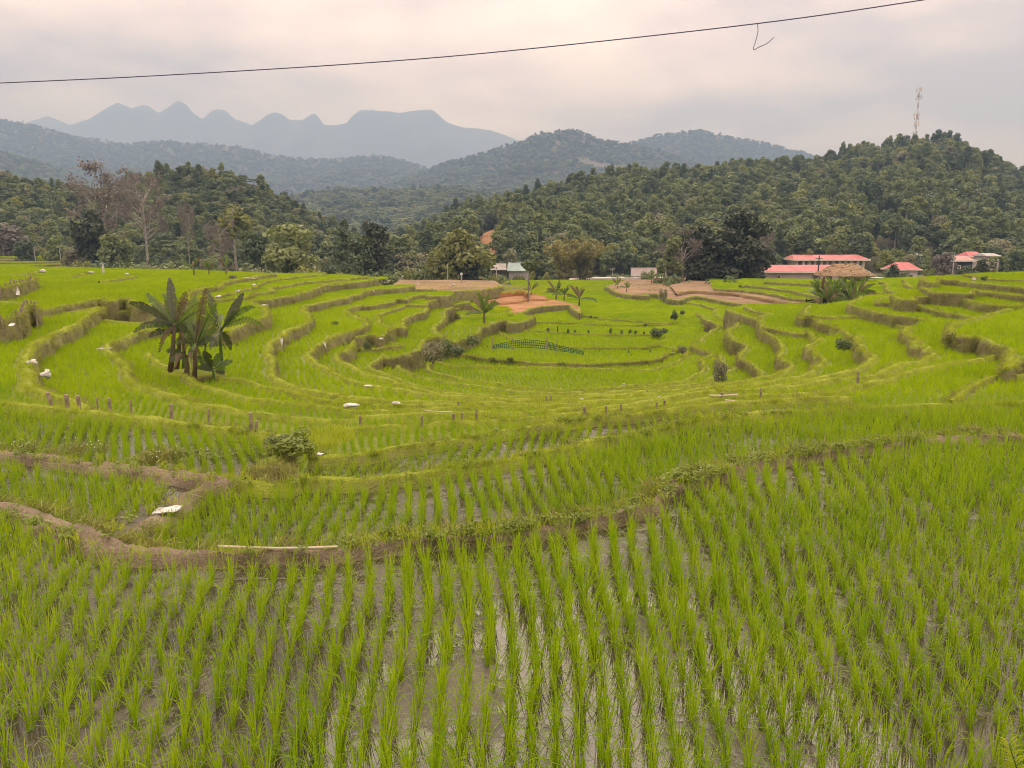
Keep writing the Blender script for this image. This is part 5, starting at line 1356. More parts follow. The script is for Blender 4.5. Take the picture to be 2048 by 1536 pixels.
# ------------------------------------------------------------------ buildings
def house(px0, px1, yeave, yridge, ybase, d, depth, wallmat, roofmat, name, label, hip=0.25, over=0.45, windows=(), fascia=None, cat='house', doors=()):
    a, b = PD(px0, yeave, d), PD(px1, yeave, d)
    w = b[0] - a[0]; ze = a[2]; zr = PD((px0 + px1) / 2, yridge, d)[2]; zb = PD(px0, ybase, d)[2]
    cx_ = (a[0] + b[0]) / 2; y0 = a[1]
    gz = min(zb, float(ground_z(cx_, y0)))
    e = empty(name, (cx_, y0, gz)); tag(e, label, cat)
    H = ze - gz
    mb = MB(); mb.box((0, depth / 2, H / 2), (w - 2 * over, depth - 2 * over * 0.4, H)); mb.build('wall', wallmat, e)
    R = zr - ze
    hx = w / 2; yy0, yy1 = -over, depth + over; ym = depth / 2; hh = hip * w
    V = [(-hx, yy0, H), (hx, yy0, H), (hx, yy1, H), (-hx, yy1, H), (-hx + hh, ym, H + R * 1.05), (hx - hh, ym, H + R * 1.05)]
    V2 = [(x, y, z - 0.10) for x, y, z in V[:4]]
    Fq = [(0, 1, 5, 4), (1, 2, 5), (2, 3, 4, 5), (3, 0, 4), (0, 3, 9, 6), (3, 2, 8, 9), (2, 1, 7, 8), (1, 0, 6, 7), (6, 9, 8, 7)]
    rf = mesh_obj('roof', V + V2, Fq, [roofmat], e)
    if fascia:
        fb = MB(); fb.box((0, yy0 - 0.03, H - 0.02), (w + 0.08, 0.10, fascia)); fb.box((-hx - 0.02, ym, H - 0.02), (0.09, depth + 2 * over, fascia)); fb.build('fascia', M_TRIM, rf)
    for (u, v, ww, wh) in windows:          # fractions of the wall
        x = (u - 0.5) * (w - 2 * over); z = H * v
        fr = MB()
        for sx in (-1, 1): fr.box((x + sx * ww / 2, 0.02, z), (0.10, 0.16, wh + 0.1))
        for sz in (-1, 1): fr.box((x, 0.02, z + sz * wh / 2), (ww + 0.1, 0.14, 0.10))
        wo = fr.build('window', M_TRIM, e)
        pb = MB(); pb.box((x, 0.10, z), (ww, 0.1, wh)); pb.build('pane', M_WINDOW, wo)
    for (u, ww, wh) in doors:
        x = (u - 0.5) * (w - 2 * over)
        pb = MB(); pb.box((x, 0.10, wh / 2), (ww, 0.2, wh)); pb.build('door', M_WINDOW, e)
    return e, w, H
# long low school building
house(1509, 1735, 543.5, 531.5, 560, 118, 7.5, M_WHITEWALL, M_ROOF_RED, 'school_building', 'long low school building with red roof and pinkish walls', 0.11, 0.7, [(0.20, 0.60, 0.6, 0.5), (0.55, 0.6, 1.2, 0.9), (0.67, 0.6, 1.2, 0.9), (0.82, 0.6, 1.2, 0.9)], 0.42, 'school', [(0.30, 0.8, 1.0)])
# two-storey school behind it
wins = []
for k in range(11):
    wins.append((0.055 + k * 0.088, 0.80, 0.75 if k % 3 else 1.15, 1.15))
e_, w_, H_ = house(1586, 1738, 519.2, 510.5, 556, 146, 8.0, M_CREAM, M_ROOF_RED, 'school_building', 'two-storey cream school building with a red roof and dark windows', 0.06, 0.9, wins, 0.45, 'school')
mb = MB()
for k in range(12): mb.box(((-0.5 + 0.012 + k * 0.088) * (w_ - 1.8), -0.12, H_ * 0.78), (0.22, 0.25, H_ * 0.40))
mb.build('column', M_TRIM, e_)
wp = [(0.3, 0.82, 0.6, 0.9), (0.6, 0.82, 0.6, 0.9), (0.85, 0.82, 0.5, 0.9)]
e_, w_, H_ = house(1499, 1534, 518.5, 508.5, 556, 150, 4.0, M_CREAM, M_ROOF_RED, 'pavilion', 'small cream two-storey pavilion with red hipped roof by the grove', 0.42, 0.5, wp, 0.4, 'pavilion')
mb = MB(); mb.box((0, -0.25, H_ * 0.62), (w_ + 0.2, 0.8, 0.25)); mb.build('balcony', M_TRIM, e_)
house(1788, 1842, 539, 526, 556, 116, 5.0, M_WHITEWALL, M_ROOF_RED, 'house', 'small house with a bright red hipped roof right of the hut', 0.25, 0.5, [(0.35, 0.6, 0.7, 0.6), (0.7, 0.6, 0.7, 0.6)], 0.3)
house(1908, 1952, 521.5, 512.5, 545, 122, 5.0, M_DARKWALL, M_ROOF_PINK, 'house', 'dark-walled house with a faded pink roof at the far right', 0.2, 0.5, [(0.2, 0.7, 0.5, 0.7)], 0.3)
house(1936, 1972, 513.5, 504.0, 545, 134, 5.0, M_CREAM, M_ROOF_RED, 'house', 'house with a bright red roof behind the faded pink one', 0.2, 0.5, [(0.5, 0.8, 0.6, 0.7)], 0.25)
house(1916, 1937, 504.5, 497.5, 535, 168, 4.0, M_CONCRETE, M_ROOF_ORANGE, 'house', 'small orange-roofed shed high behind the far right houses', 0.08, 0.4, [(0.5, 0.85, 0.5, 0.5)])
house(1828, 1845, 511.0, 506.5, 545, 150, 4.0, M_CONCRETE, M_ROOF_GREY, 'house', 'pale grey narrow house behind the garden trees on the right', 0.1, 0.3, [(0.3, 0.85, 0.4, 0.6), (0.7, 0.85, 0.4, 0.6)])
house(1972, 2003, 512.0, 507.0, 545, 128, 5.0, M_CONCRETE, M_CONCRETE, 'house', 'unfinished grey concrete house at the far right', 0.05, 0.3, [(0.25, 0.8, 0.7, 0.8), (0.7, 0.8, 0.7, 0.8)])
house(981, 1013, 539.5, 528, 558, 132, 4.5, M_DARKWALL, M_ROOF_GREY, 'farmhouse', 'dark wooden farmhouse with a grey roof by the road', 0.05, 0.4, [(0.3, 0.5, 0.6, 0.7), (0.7, 0.5, 0.6, 0.7)])
house(1014, 1062, 541.5, 526.5, 558, 136, 5.0, M_CONCRETE, M_ROOF_TEAL, 'shed', 'shed with a pale turquoise roof beside the farmhouse', 0.04, 0.4, [(0.5, 0.5, 0.8, 0.7)], None, 'shed')
house(-30, 9, 497, 484, 512, 165, 5.0, M_DARKWALL, M_ROOF_GREY, 'hut', 'grey-roofed hut cut by the left edge above the far strips', 0.1, 0.4, [(0.8, 0.5, 0.6, 0.6)], None, 'hut')
# white boundary wall by the road
a, b = PD(1262, 537, 140), PD(1314, 537, 140)
mb = MB(); mb.box(((a[0] + b[0]) / 2, a[1], a[2] - 0.9), (b[0] - a[0], 0.3, 1.9)); mb.box(((a[0] + b[0]) / 2, a[1], a[2] + 0.1), (b[0] - a[0] + 0.2, 0.45, 0.14))
tag(mb.build('boundary_wall', M_WHITEWALL), 'pinkish white boundary wall left of the dark grove', 'wall')
# road
pts = [(960, 571), (1000, 567), (1050, 564.5), (1100, 562.5), (1140, 559.5), (1175, 557), (1240, 556), (1330, 556)]
V = []
for i, (x, y) in enumerate(pts):
    p = PD(x, y, 130 + 1.2 * i); q = PD(x, y, 134 + 1.2 * i)
    z = max(p[2], float(ground_z(p[0], p[1])) + 0.25)
    V += [(p[0], p[1], z), (q[0], q[1] + 1.0, z), (p[0], p[1] - 0.05, z - 1.2)]
Fq = []
for i in range(len(pts) - 1):
    a = 3 * i
    Fq += [(a, a + 3, a + 4, a + 1), (a + 2, a + 5, a + 3, a)]
tag(mesh_obj('road', V, Fq, [M_ROAD]), 'pale village road crossing behind the bowl', kind='structure')
# thatched hut
def thatched_hut():
    d = 84
    c = PD(1697, 552, d); w = (1748 - 1650) * PXM(d); dep = 3.6
    gz = float(ground_z(c[0], c[1])); H = c[2] - gz; R = (552 - 528) * PXM(d) * 0.95
    e = empty('thatched_hut', (c[0], c[1], gz)); tag(e, 'open hut with a thick straw thatched roof above the bananas', 'hut')
    V, Fq = [], []
    nx, ny = 40, 16
    g = np.random.default_rng(2)
    hx, hy = w / 2, dep / 2 + 0.3
    rl = w * 0.19
    for j in range(ny + 1):
        t = j / ny
        ex, ey = hx + (rl - hx) * t, hy * (1 - t) + 0.03
        z = H + R * t
        ring = []
        for k in range(nx):
            u = k / nx * 4; s = int(u); f = u - s
            cs = [(-ex, -ey), (ex, -ey), (ex, ey), (-ex, ey)]
            x = cs[s][0] * (1 - f) + cs[(s + 1) % 4][0] * f; y = cs[s][1] * (1 - f) + cs[(s + 1) % 4][1] * f
            n = g.normal(0, 0.035)
            ring.append((x * (1 + n * 0.3), y * (1 + n * 0.3) + dep / 2, z + n + (0.10 * math.sin(math.pi * t)) - (0.10 * g.random() if j == 0 else 0)))
        V += ring
    for j in range(ny):
        for k in range(nx):
            Fq.append((j * nx + k, j * nx + (k + 1) % nx, (j + 1) * nx + (k + 1) % nx, (j + 1) * nx + k))
    Fq.append(tuple(ny * nx + k for k in range(nx))); Fq.append(tuple(range(nx - 1, -1, -1)))
    mesh_obj('thatch', V, Fq, [M_THATCH], e)
    pq, dq = [], []
    for j in range(900):
        t = g.random() ** 1.3; s = g.integers(0, 4); f = g.uniform(0, 1)
        ex, ey = hx + (rl - hx) * t, hy * (1 - t) + 0.03
        cs = [(-ex, -ey), (ex, -ey), (ex, ey), (-ex, ey)]
        pq.append((cs[s][0] * (1 - f) + cs[(s + 1) % 4][0] * f, cs[s][1] * (1 - f) + cs[(s + 1) % 4][1] * f + dep / 2, H + R * t + 0.05))
        dq.append((0, -0.6, 0.6))
    q_, f_ = leaf_quads(np.array(pq), np.array(dq), 0.16, 3, 0.2, 2.6)
    st = mesh_obj('straw', q_, f_, [M_THATCH], e); st['kind'] = 'stuff'
    for x in (-hx * 0.8, -hx * 0.3, hx * 0.3, hx * 0.8):
        for y in (0.3, dep - 0.3):
            mb = MB(); mb.tube([(x, y, -0.1), (x, y, H + 0.15)], 0.09, 6); mb.build('post', M_WOOD, e)
    mb = MB(); mb.box((0, dep - 0.25, H * 0.35), (w * 0.75, 0.12, H * 0.7)); mb.build('wall', M_DARKWALL, e)
    mb = MB(); mb.tube([(hx * 0.45, dep / 2 - 0.1, H + R * 1.02), (hx * 1.12, -0.3, H - 0.1)], 0.07, 5); mb.build('rafter', M_BAMBOO_POLE, e)
    # lean-to sheet at the right end
    mb = MB(); mb.box((hx * 1.15, 0.3, H - 0.25), (1.9, 1.6, 0.06)); mb.build('lean_to_sheet', M_PLASTIC, e)
    mb = MB(); mb.tube([(hx * 1.05, -0.3, 0), (hx * 1.05, -0.3, H - 0.2)], 0.06, 5); mb.build('post', M_WOOD, e)
thatched_hut()

# ------------------------------------------------------------------ poles, mast, cable
def pole(x, ytop, ybase, d, label, mat=M_CONCRETE, r=0.13, arm=True):
    b, t = PD(x, ybase, d), PD(x, ytop, d)
    gz = min(b[2], surface_z(b[0], b[1]))
    H = t[2] - gz
    e = empty('utility_pole', (b[0], b[1], gz)); tag(e, label, 'utility pole')
    mb = MB(); mb.tube([(0, 0, -0.3), (0, 0, H)], [r, r * 0.7], 8); mb.build('shaft', mat, e)
    if arm:
        mb = MB(); mb.box((0, 0, H - 0.5), (1.1, 0.1, 0.1)); mb.build('crossarm', mat, e)
        for s in (-0.45, 0, 0.45):
            mb = MB(); mb.tube([(s, 0, H - 0.45), (s, 0, H - 0.25)], [0.05, 0.04], 6); mb.build('insulator', M_TRIM, e)
    return e
pole(1635, 511, 560, 96, 'dark utility pole in front of the long school building', M_DARKWALL, 0.13)
pole(1402, 497, 560, 108, 'pale concrete pole in front of the dark grove', M_CONCRETE, 0.12)
pole(993, 533, 562, 128, 'concrete pole before the grey-roofed farmhouse', M_CONCRETE, 0.12)
pole(895, 528, 562, 100, 'thin pale pole at the left foot of the dome-shaped tree', M_CONCRETE, 0.07, False)
pole(1904, 506, 556, 108, 'pale pole beside the brown garden tree on the right', M_CONCRETE, 0.11)
pole(1225, 534, 562, 132, 'thin pole above the road right of the bamboo', M_CONCRETE, 0.09)
pole(121, 492, 516, 138, 'pole above the right end of the far left strips', M_CONCRETE, 0.10, False)
pole(70, 494, 514, 138, 'pole above the middle of the far left strips', M_CONCRETE, 0.10, False)
def mast():
    h, a, b = HILLS['right']
    X, Y, Z = h(np.array([1828.0]), np.array([0.985]))
    X, Y, Z = float(X[0]), float(Y[0]), float(Z[0])
    top = ray(1838, 175); zt = top[2] / top[1] * Y
    H = zt - Z
    e = empty('radio_mast', (X, Y, Z)); tag(e, 'tall thin red and white lattice mast on the right hill top', 'mast')
    w = 0.42
    n = 12
    for k in range(n):
        z0, z1 = H * k / n, H * (k + 1) / n
        mb = MB()
        c = [(w * math.cos(2.094 * q), w * math.sin(2.094 * q)) for q in range(3)]
        for q in range(3):
            mb.tube([(*c[q], z0), (*c[q], z1)], 0.075, 4)
            for s in range(2):
                za, zb_ = z0 + (z1 - z0) * s / 2, z0 + (z1 - z0) * (s + 1) / 2
                mb.tube([(*c[q], za), (*c[(q + 1) % 3], zb_)], 0.06, 3)
        mb.build('mast_section', M_STEEL_R if k % 2 == 0 else M_STEEL_W, e)
    for zf, r, hh in ((0.965, 1.5, 2.6), (0.86, 1.2, 0.9), (0.82, 1.4, 0.9), (0.56, 1.6, 2.4), (0.50, 1.2, 1.0), (0.42, 1.3, 2.4), (0.28, 1.2, 0.8)):
        for q in range(3):
            mb = MB(); mb.box((r * math.cos(2.094 * q + zf * 9), r * math.sin(2.094 * q + zf * 9), H * zf), (0.5, 0.35, hh)); mb.build('antenna', M_STEEL_W if hh > 2 else M_CONCRETE, e)
mast()
# overhead cable
cp = [(-420, 184), (0, 166), (300, 152), (700, 128), (1024, 101), (1515, 47), (1845, 0), (2300, -72)]
pp = catmull(cp, 8)
P_ = [PD(x, y, 13.5 - 2.0 * (x / 2048)) for x, y in pp]
mb = MB(); mb.tube(P_, 0.0105, 6)
cb = mb.build('overhead_cable', M_CABLE); tag(cb, 'thin blue-grey cable crossing the sky from edge to edge', 'cable')
mb = MB()
dw = 13.5 - 2.0 * (1515 / 2048)
mb.tube([PD(x, y, dw) for x, y in catmull([(1515, 47), (1516, 62), (1512, 80), (1507, 99), (1520, 93), (1534, 87), (1547, 75)], 4)], 0.0075, 5)
mb.build('loose_wire', M_WIRE, cb)

# ------------------------------------------------------------------ stakes
def stake(x, ytop, ybase, z, wpx, label, lean=0.0):
    b = P3(x, ybase, z); d = b[1] / S
    H = (ybase - ytop) * PXM(d); r = wpx * PXM(d) / 2
    e = MB(); e.tube([(0, 0, -0.35), (lean * 0.5, 0, H * 0.5), (lean, 0.01, H)], [r, r * 0.97, r * 0.93], 8)
    g = random.Random(int(x)); 
    e.tube([(lean, 0.01, H), (lean + 0.003, 0.012, H + 0.02)], [r * 1.12, r * 0.9], 8)
    o = e.build('wooden_stake', M_WOOD); o.location = b
    return tag(o, label, 'stake')
for x, y0, y1, z, w, lab, ln in (
        (106, 785, 814, -2.95, 8, 'leaning wooden stake, leftmost on the left dike', -0.10), (136, 790, 813, -2.95, 9, 'thick wooden stake, second from left on the left dike', -0.02), (159, 792, 813, -2.95, 8, 'wooden stake, third from left on the left dike', -0.02),
        (196, 796, 818, -2.95, 4, 'thin faint stake, fourth from left on the left dike', 0), (221, 797, 819, -2.95, 7, 'wooden stake, fifth from left on the left dike', -0.02), (263, 801, 824, -2.95, 4, 'thin stake halfway along the left dike', 0),
        (344, 809, 840, -2.95, 8, 'straight wooden stake right of the middle of the left dike', 0), (418, 819, 846, -2.95, 6, 'slim stake left of the tall pair on the left dike', 0.01), (503, 825, 866, -2.95, 8, 'tallest wooden stake, left of a pair near the bush', 0.0), (512, 842, 868, -2.95, 7, 'short stake leaning on the tallest one near the bush', 0.02),
        (721, 832, 850, -3.5, 6, 'short stake left of the four bamboo stakes in the middle', 0), (844, 831, 851, -3.5, 5, 'stake at the left end of the fallen bamboo pole', 0), (907, 827, 844, -3.5, 7, 'stake at the right end of the fallen bamboo pole', 0), (924, 826, 842, -3.5, 5, 'slim stake between the two stouter ones in the middle', 0), (953, 819, 843, -3.5, 6, 'tallest stake in the middle of the picture', 0),
        (1169, 814, 830, -3.5, 8, 'stout stake, left of three near the centre right', 0), (1212, 813, 827, -3.5, 5, 'slim stake, middle of three near the centre right', 0), (1242, 810, 823, -3.5, 5, 'stake, right of three near the centre right', 0),
        (1313, 806, 817, -3.5, 5, 'small stake, left of a close pair on the right dike', 0), (1329, 801, 815, -3.5, 6, 'stake, right of a close pair on the right dike', 0), (1443, 786, 798, -3.5, 6, 'stake beside the white slat on the right dike', 0), (1521, 777, 796, -3.5, 5, 'slender stake left of the tall one on the right dike', 0), (1715, 743, 767, -3.5, 6, 'tall lone stake on the right dike', 0),
        (1092, 792, 802, -4.85, 3, 'tiny dark stake, left of the distant pair in the bowl', 0), (1102, 793, 802, -4.85, 3, 'tiny dark stake, right of the distant pair in the bowl', 0), (917, 804, 814, -4.0, 5, 'dark stump-like stake above the bamboo stakes in the middle', 0)):
    stake(x, y0, y1, z, w, lab, ln)
# fallen bamboo poles
def bamboo_pole(x0, y0, x1, y1, z, r, label, lift=0.05):
    a, b = Vector(P3(x0, y0, z)), Vector(P3(x1, y1, z)); a.z += lift; b.z += lift
    c = (a + b) / 2
    mb = MB(); n = 9
    pts, rad = [], []
    for i in range(n):
        t = i / (n - 1); pts.append((a - c) * (1 - t) + (b - c) * t + Vector((0, 0, -0.02 * math.sin(math.pi * t)))); rad.append(r * (1.15 if i % 2 else 1.0))
    mb.tube(pts, rad, 6)
    o = mb.build('bamboo_pole', M_BAMBOO_POLE); o.location = c
    return tag(o, label, 'pole')
bamboo_pole(437, 1103, 676, 1104, -2.5, 0.014, 'thin pale bamboo pole lying on the nearest dike', 0.06)
bamboo_pole(848, 837, 905, 840, -3.5, 0.016, 'thin fallen bamboo pole between two stakes in the middle', 0.22)
bamboo_pole(1418, 799, 1476, 797, -3.5, 0.03, 'white slat lying on the right dike', 0.12)
bamboo_pole(1450, 806, 1500, 808, -3.5, 0.03, 'broken white slat below the other one on the right dike', 0.08)
bamboo_pole(486, 558, 512, 559, -3.02, 0.07, 'pale pole lying on the upper left terrace', 0.1)

# ------------------------------------------------------------------ sacks and sheets
def sack(x, y, z, wpx, hpx, label, lift=0.0, flat=1.0, seed=0, name='plastic_sack', cat='sack', mat=None, depth=0.7):
    b = P3(x, y, z); m = PXM(b[1] / S)
    W, H = wpx * m, hpx * m
    V, Fq = [], []
    n, k = 14, 8
    for i in range(k + 1):
        ph = -math.pi / 2 + math.pi * i / k
        for j in range(n):
            th = 2 * math.pi * j / n
            cx_, sx_ = math.cos(th), math.sin(th)
            sq = (abs(cx_) ** 0.6 * (1 if cx_ > 0 else -1), abs(sx_) ** 0.6 * (1 if sx_ > 0 else -1))
            rr = math.cos(ph) ** 0.5 if math.cos(ph) > 1e-6 else 0
            nz = 1 + 0.55 * mnoise.noise((cx_ * 1.3 + seed * 3.1, sx_ * 1.3, ph * 1.1)) + 0.28 * mnoise.noise((cx_ * 3.5 + seed, sx_ * 3.5, ph * 3))
            V.append((W / 2 * rr * sq[0] * nz, W / 2 * depth * rr * sq[1] * nz, H * 0.36 * flat * math.sin(ph) * nz * (1 + 0.5 * cx_ * math.sin(seed)) + H * 0.3))
    for i in range(k):
        for j in range(n):
            Fq.append((i * n + j, i * n + (j + 1) % n, (i + 1) * n + (j + 1) % n, (i + 1) * n + j))
    # twisted neck
    o = mesh_obj(name, V, Fq, [mat or M_PLASTIC], None, True)
    o.location = (b[0], b[1], b[2] + lift); o.rotation_euler = (0, 0, 0.4 * math.sin(seed * 7.0))
    return tag(o, label, cat)
SK = [(63, 724, -3.22, 20, 9, 'crumpled white sack on the high left bank, left of two', 0.02), (90, 737, -3.22, 19, 17, 'limp white sack hanging down the high left bank, right of two', -0.15),
      (86, 541, -2.68, 11, 7, 'white sack on the crest at the far left', 0), (182, 544, -2.76, 11, 4, 'white sack on the crest left of the white post', 0), (254, 548, -2.83, 7, 5, 'pinkish sack on the crest right of the white post', 0),
      (530, 611, -3.5, 13, 6, 'bluish white sack at the tip of the terrace right of the bananas', 0.02), (476, 582, -3.2, 9, 5, 'white sack on the wall below the crest, lower of two', 0), (507, 570, -3.2, 8, 5, 'white sack on the wall below the crest, upper of two', 0),
      (437, 593, -3.2, 10, 7, 'yellowish sack at the end of the low wall behind the bananas', 0), (737, 773, -4.85, 16, 5, 'flattened white sack on the terrace rim above the lower pair', 0.03), (704, 811, -3.95, 30, 9, 'large white plastic sack on the bund, left of the lower pair', 0.03), (792, 807, -4.0, 16, 7, 'long white sack on the bund, right of the lower pair', 0.03),
      (762, 677, -5.3, 8, 5, 'small white bag at the end of a short bund in the middle', 0), (1247, 768, -6.3, 5, 3, 'tiny white scrap far across the bowl', 0), (1163, 799, -4.85, 8, 4, 'small white scrap on the bund right of the distant stake pair', 0.02),
      (907, 569, -5.2, 5, 5, 'small white bag on the brown plot', 0), (641, 913, -2.8, 13, 6, 'white scrap at the foot of the earth slip by the bush', 0.05), (1948, 558, -2.5, 7, 8, 'white scrap beside the dark shrub at the right crest', 0), (1318, 800, -3.3, 4, 3, 'tiny white scrap near the right dike', 0.1), (1242, 594, -7.52, 12, 3, 'two white scraps lying in the far flat paddy', 0)]
for i, (x, y, z, w, h, lab, lf) in enumerate(SK):
    sack(x, y + h * 0.4, z, w, h, lab, lf, 1.0, i + 1, 'plastic_sack' if w > 9 else 'plastic_scrap', 'sack' if w > 9 else 'scrap')
def sheet(x, y, z, wpx, dep, label, rz=0.0, lift=0.05, mat=None, seed=0):
    b = P3(x, y, z); m = PXM(b[1] / S); W = wpx * m
    V, Fq = [], []
    nx, ny = 9, 5
    for layer in (0, 1):
        for i in range(nx):
            for j in range(ny):
                u, v = i / (nx - 1) - 0.5, j / (ny - 1) - 0.5
                V.append((u * W * (1 + 0.06 * mnoise.noise((v * 3, seed, 1.3))), v * dep * (1 + 0.12 * mnoise.noise((u * 3, seed, 2.3))), 0.02 * mnoise.noise((u * 5, v * 5, seed)) + 0.02 * u - layer * 0.012))
    for layer in (0, 1):
        o = layer * nx * ny
        for i in range(nx - 1):
            for j in range(ny - 1):
                a = o + i * ny + j
                q = (a, a + ny, a + ny + 1, a + 1)
                Fq.append(q if layer == 0 else q[::-1])
    ob = mesh_obj('plastic_sheet', V, Fq, [mat or M_PLASTIC], None, True); ob.location = (b[0], b[1], b[2] + lift); ob.rotation_euler = (0, 0, rz)
    return tag(ob, label, 'sheet')
sheet(336, 1027, -2.74, 50, 0.24, 'flat white sheet lying on the slanting dirt path', 0.1, 0.06, None, 2)
sheet(209, 699, -3.75, 28, 0.4, 'flat grey-white panel on the terrace corner left of the bananas', 0.1, 0.05, M_CONCRETE, 4)
def rag(x, y, z, wpx, hpx, label, lean=0.2, seed=0):
    b = P3(x, y, z); m = PXM(b[1] / S); W, H = wpx * m, hpx * m
    V, Fq = [], []
    n = 6
    for layer in (0, 1):
        for i in range(n):
            t = i / (n - 1)
            for sx in (-0.5, 0.5):
                V.append((sx * W * (0.6 + 0.5 * math.sin(t * 3 + seed)) + lean * H * t, -0.05 - 0.12 * t - layer * 0.03 + 0.03 * math.sin(5 * t + seed), 0.04 - H * t))
    for layer in (0, 1):
        for i in range(n - 1):
            a = layer * 2 * n + 2 * i; q = (a, a + 1, a + 3, a + 2); Fq.append(q if layer else q[::-1])
    o = mesh_obj('white_rag', V, Fq, [M_PLASTIC], None, True); o.location = (b[0], b[1] - 0.25, b[2])
    return tag(o, label, 'rag')
rag(565, 677, -4.2, 7, 16, 'white rag hanging on the wall right of the bananas', 0.2, 1)
rag(651, 685, -4.85, 4, 15, 'narrow white strip hanging on the next wall to the right', 0.45, 2)
rag(748, 580, -4.2, 4, 6, 'small white strip on a wall below the crest in the middle', 0.3, 3)
rag(832, 561, -3.3, 4, 8, 'white strip at the left end of the brown plot', 0.7, 4)
rag(41, 573, -2.3, 7, 17, 'white rag caught on the upper stake fence at the left edge', 0.1, 5)
rag(36, 646, -2.5, 10, 5, 'white scrap on the lower stake fence at the left edge', 0.1, 6)
# white posts at the crest
for x, yt, yb, z, lab in ((207, 528, 544, -2.76, 'white waymark post with a crosspiece on the left crest'), (923, 550, 564, -5.2, 'grey post with a white knob at the foot of the dome-shaped tree')):
    b = P3(x, yb, z); m = PXM(b[1] / S); H = (yb - yt) * m
    e = empty('marker_post', b); tag(e, lab, 'post')
    mb = MB(); mb.tube([(0, 0, -0.2), (0, 0, H)], [0.12, 0.09], 7); mb.build('shaft', M_PLASTIC if x < 500 else M_CONCRETE, e)
    mb = MB()
    if x < 500: mb.box((0, 0, H), (0.7, 0.1, 0.08))
    else: mb.tube([(0, 0, H - 0.1), (0, 0, H + 0.05), (0, 0, H + 0.25), (0, 0, H + 0.32)], [0.1, 0.2, 0.18, 0.05], 8)
    mb.build('crosspiece' if x < 500 else 'knob', M_CONCRETE if x < 500 else M_PLASTIC, e)

# ------------------------------------------------------------------ palisades along the two left plots
def palisade(px, z, n, hgt, label):
    P_ = catmull(px, 8); pts = [Vector(P3(x, y, z)) for x, y in P_]
    e = empty('stake_fence', pts[0]); tag(e, label, 'fence')
    g = random.Random(n)
    protos = []
    for k in range(4):
        mb = MB(); mb.tube([(0, 0, -0.9), (g.uniform(-.04, .04), 0, 0), (g.uniform(-.08, .08), 0, hgt)], [0.045, 0.04, 0.03], 5); o = mb.build('stake', M_WOOD, e); protos.append(o.data); bpy.data.objects.remove(o)
    L = [0]
    for a, b in zip(pts[:-1], pts[1:]): L.append(L[-1] + (b - a).length)
    for k in range(n):
        s = L[-1] * (k + g.uniform(0.1, 0.9)) / n
        i = max(j for j in range(len(L)) if L[j] <= s); i = min(i, len(pts) - 2)
        p = pts[i].lerp(pts[i + 1], (s - L[i]) / max(1e-6, L[i + 1] - L[i]))
        o = from_mesh('stake', protos[g.randrange(4)], e); o.location = p - pts[0] + Vector((0.12, -0.22, g.uniform(-0.30, 0.06)))
        o.rotation_euler = (g.uniform(-.12, .2), g.uniform(-.12, .12), g.uniform(0, 6)); o.scale = (1, 1, g.uniform(0.7, 1.2))
palisade(Q('1', (-60, 606), (0, 605), (120, 585), (210, 565), (235, 500), (285, 455), (370, 480)), -2.5, 34, 0.28, 'brushwood palisade holding the lower plot at the left edge')
palisade(Q('1', (-60, 292), (0, 280), (100, 262), (200, 240), (300, 205), (335, 195)), -2.3, 30, 0.35, 'brushwood palisade holding the upper plot at the left edge')

# ------------------------------------------------------------------ shrubs on the terraces
def shrub(x, y, z, wpx, hpx, lab, leaf=M_LEAF_MID, i=0, grp=None):
    b = P3(x, y, z); m = PXM(b[1] / S)
    return plant('bush', i, b, hpx * m, wpx / hpx / 1.45, None, 'shrub', lab, grp, leaf, 'shrub')
shrub(585, 912, -2.95, 105, 56, 'leafy green bush at the corner of the dikes left of centre', M_WEED, 0)
shrub(555, 895, -2.95, 50, 34, 'low dark bush at the left of the dike corner bush', M_LEAF_MID, 1)
shrub(866, 722, -6.3, 52, 50, 'large dense brown-green bush on the bank above the bowl floor', M_LEAF_GREY, 2)
shrub(893, 715, -6.3, 36, 40, 'second dense bush right of the large one on the bowl bank', M_LEAF_MID, 3)
shrub(945, 690, -6.85, 32, 24, 'bush overhanging the bank at the head of the bowl', M_LEAF_MID, 0)
shrub(912, 712, -6.85, 36, 24, 'dark bush hanging from the bank between the bowl bushes', M_LEAF_DARK, 1)
shrub(1688, 700, -4.2, 34, 28, 'dark round bush on the right bank', M_LEAF_DARK, 2)
shrub(1900, 690, -3.6, 36, 30, 'grassy bush hanging from the large right terrace', M_DRY, 3)
shrub(1440, 760, -6.3, 32, 46, 'loose shrub with pale leaves in the right of the bowl', M_LEAF_GREY, 0)
shrub(1442, 768, -6.85, 26, 20, 'round green shrub below the loose one in the right of the bowl', M_LEAF_MID, 1)
shrub(1365, 706, -7.4, 20, 20, 'shrub on the tip of the low bank in the right of the bowl', M_LEAF_GREY, 2)
shrub(1316, 676, -7.7, 34, 22, 'dark shrub at the right end of the shrub row', M_LEAF_DARK, 3)
shrub(1348, 640, -7.35, 18, 22, 'dark shrub at the left end of a low right bank', M_LEAF_DARK, 0)
shrub(1365, 629, -7.35, 14, 10, 'small dark shrub just behind the low right bank', M_LEAF_DARK, 1)
shrub(1327, 600, -6.9, 18, 28, 'upright grey-green shrub at the tip of the tilled field', M_LEAF_GREY, 2)
shrub(1020, 722, -7.8, 18, 10, 'grass tussock on the low dike, right of two', M_WEED, 3)
shrub(985, 720, -7.8, 18, 8, 'grass tussock on the low dike, left of two', M_WEED, 0)
shrub(1118, 731, -7.8, 10, 8, 'small tussock in the middle of the low dike', M_WEED, 1)
shrub(1182, 636, -7.6, 8, 6, 'left of two tiny dark shrubs in the flat paddy', M_LEAF_DARK, 1)
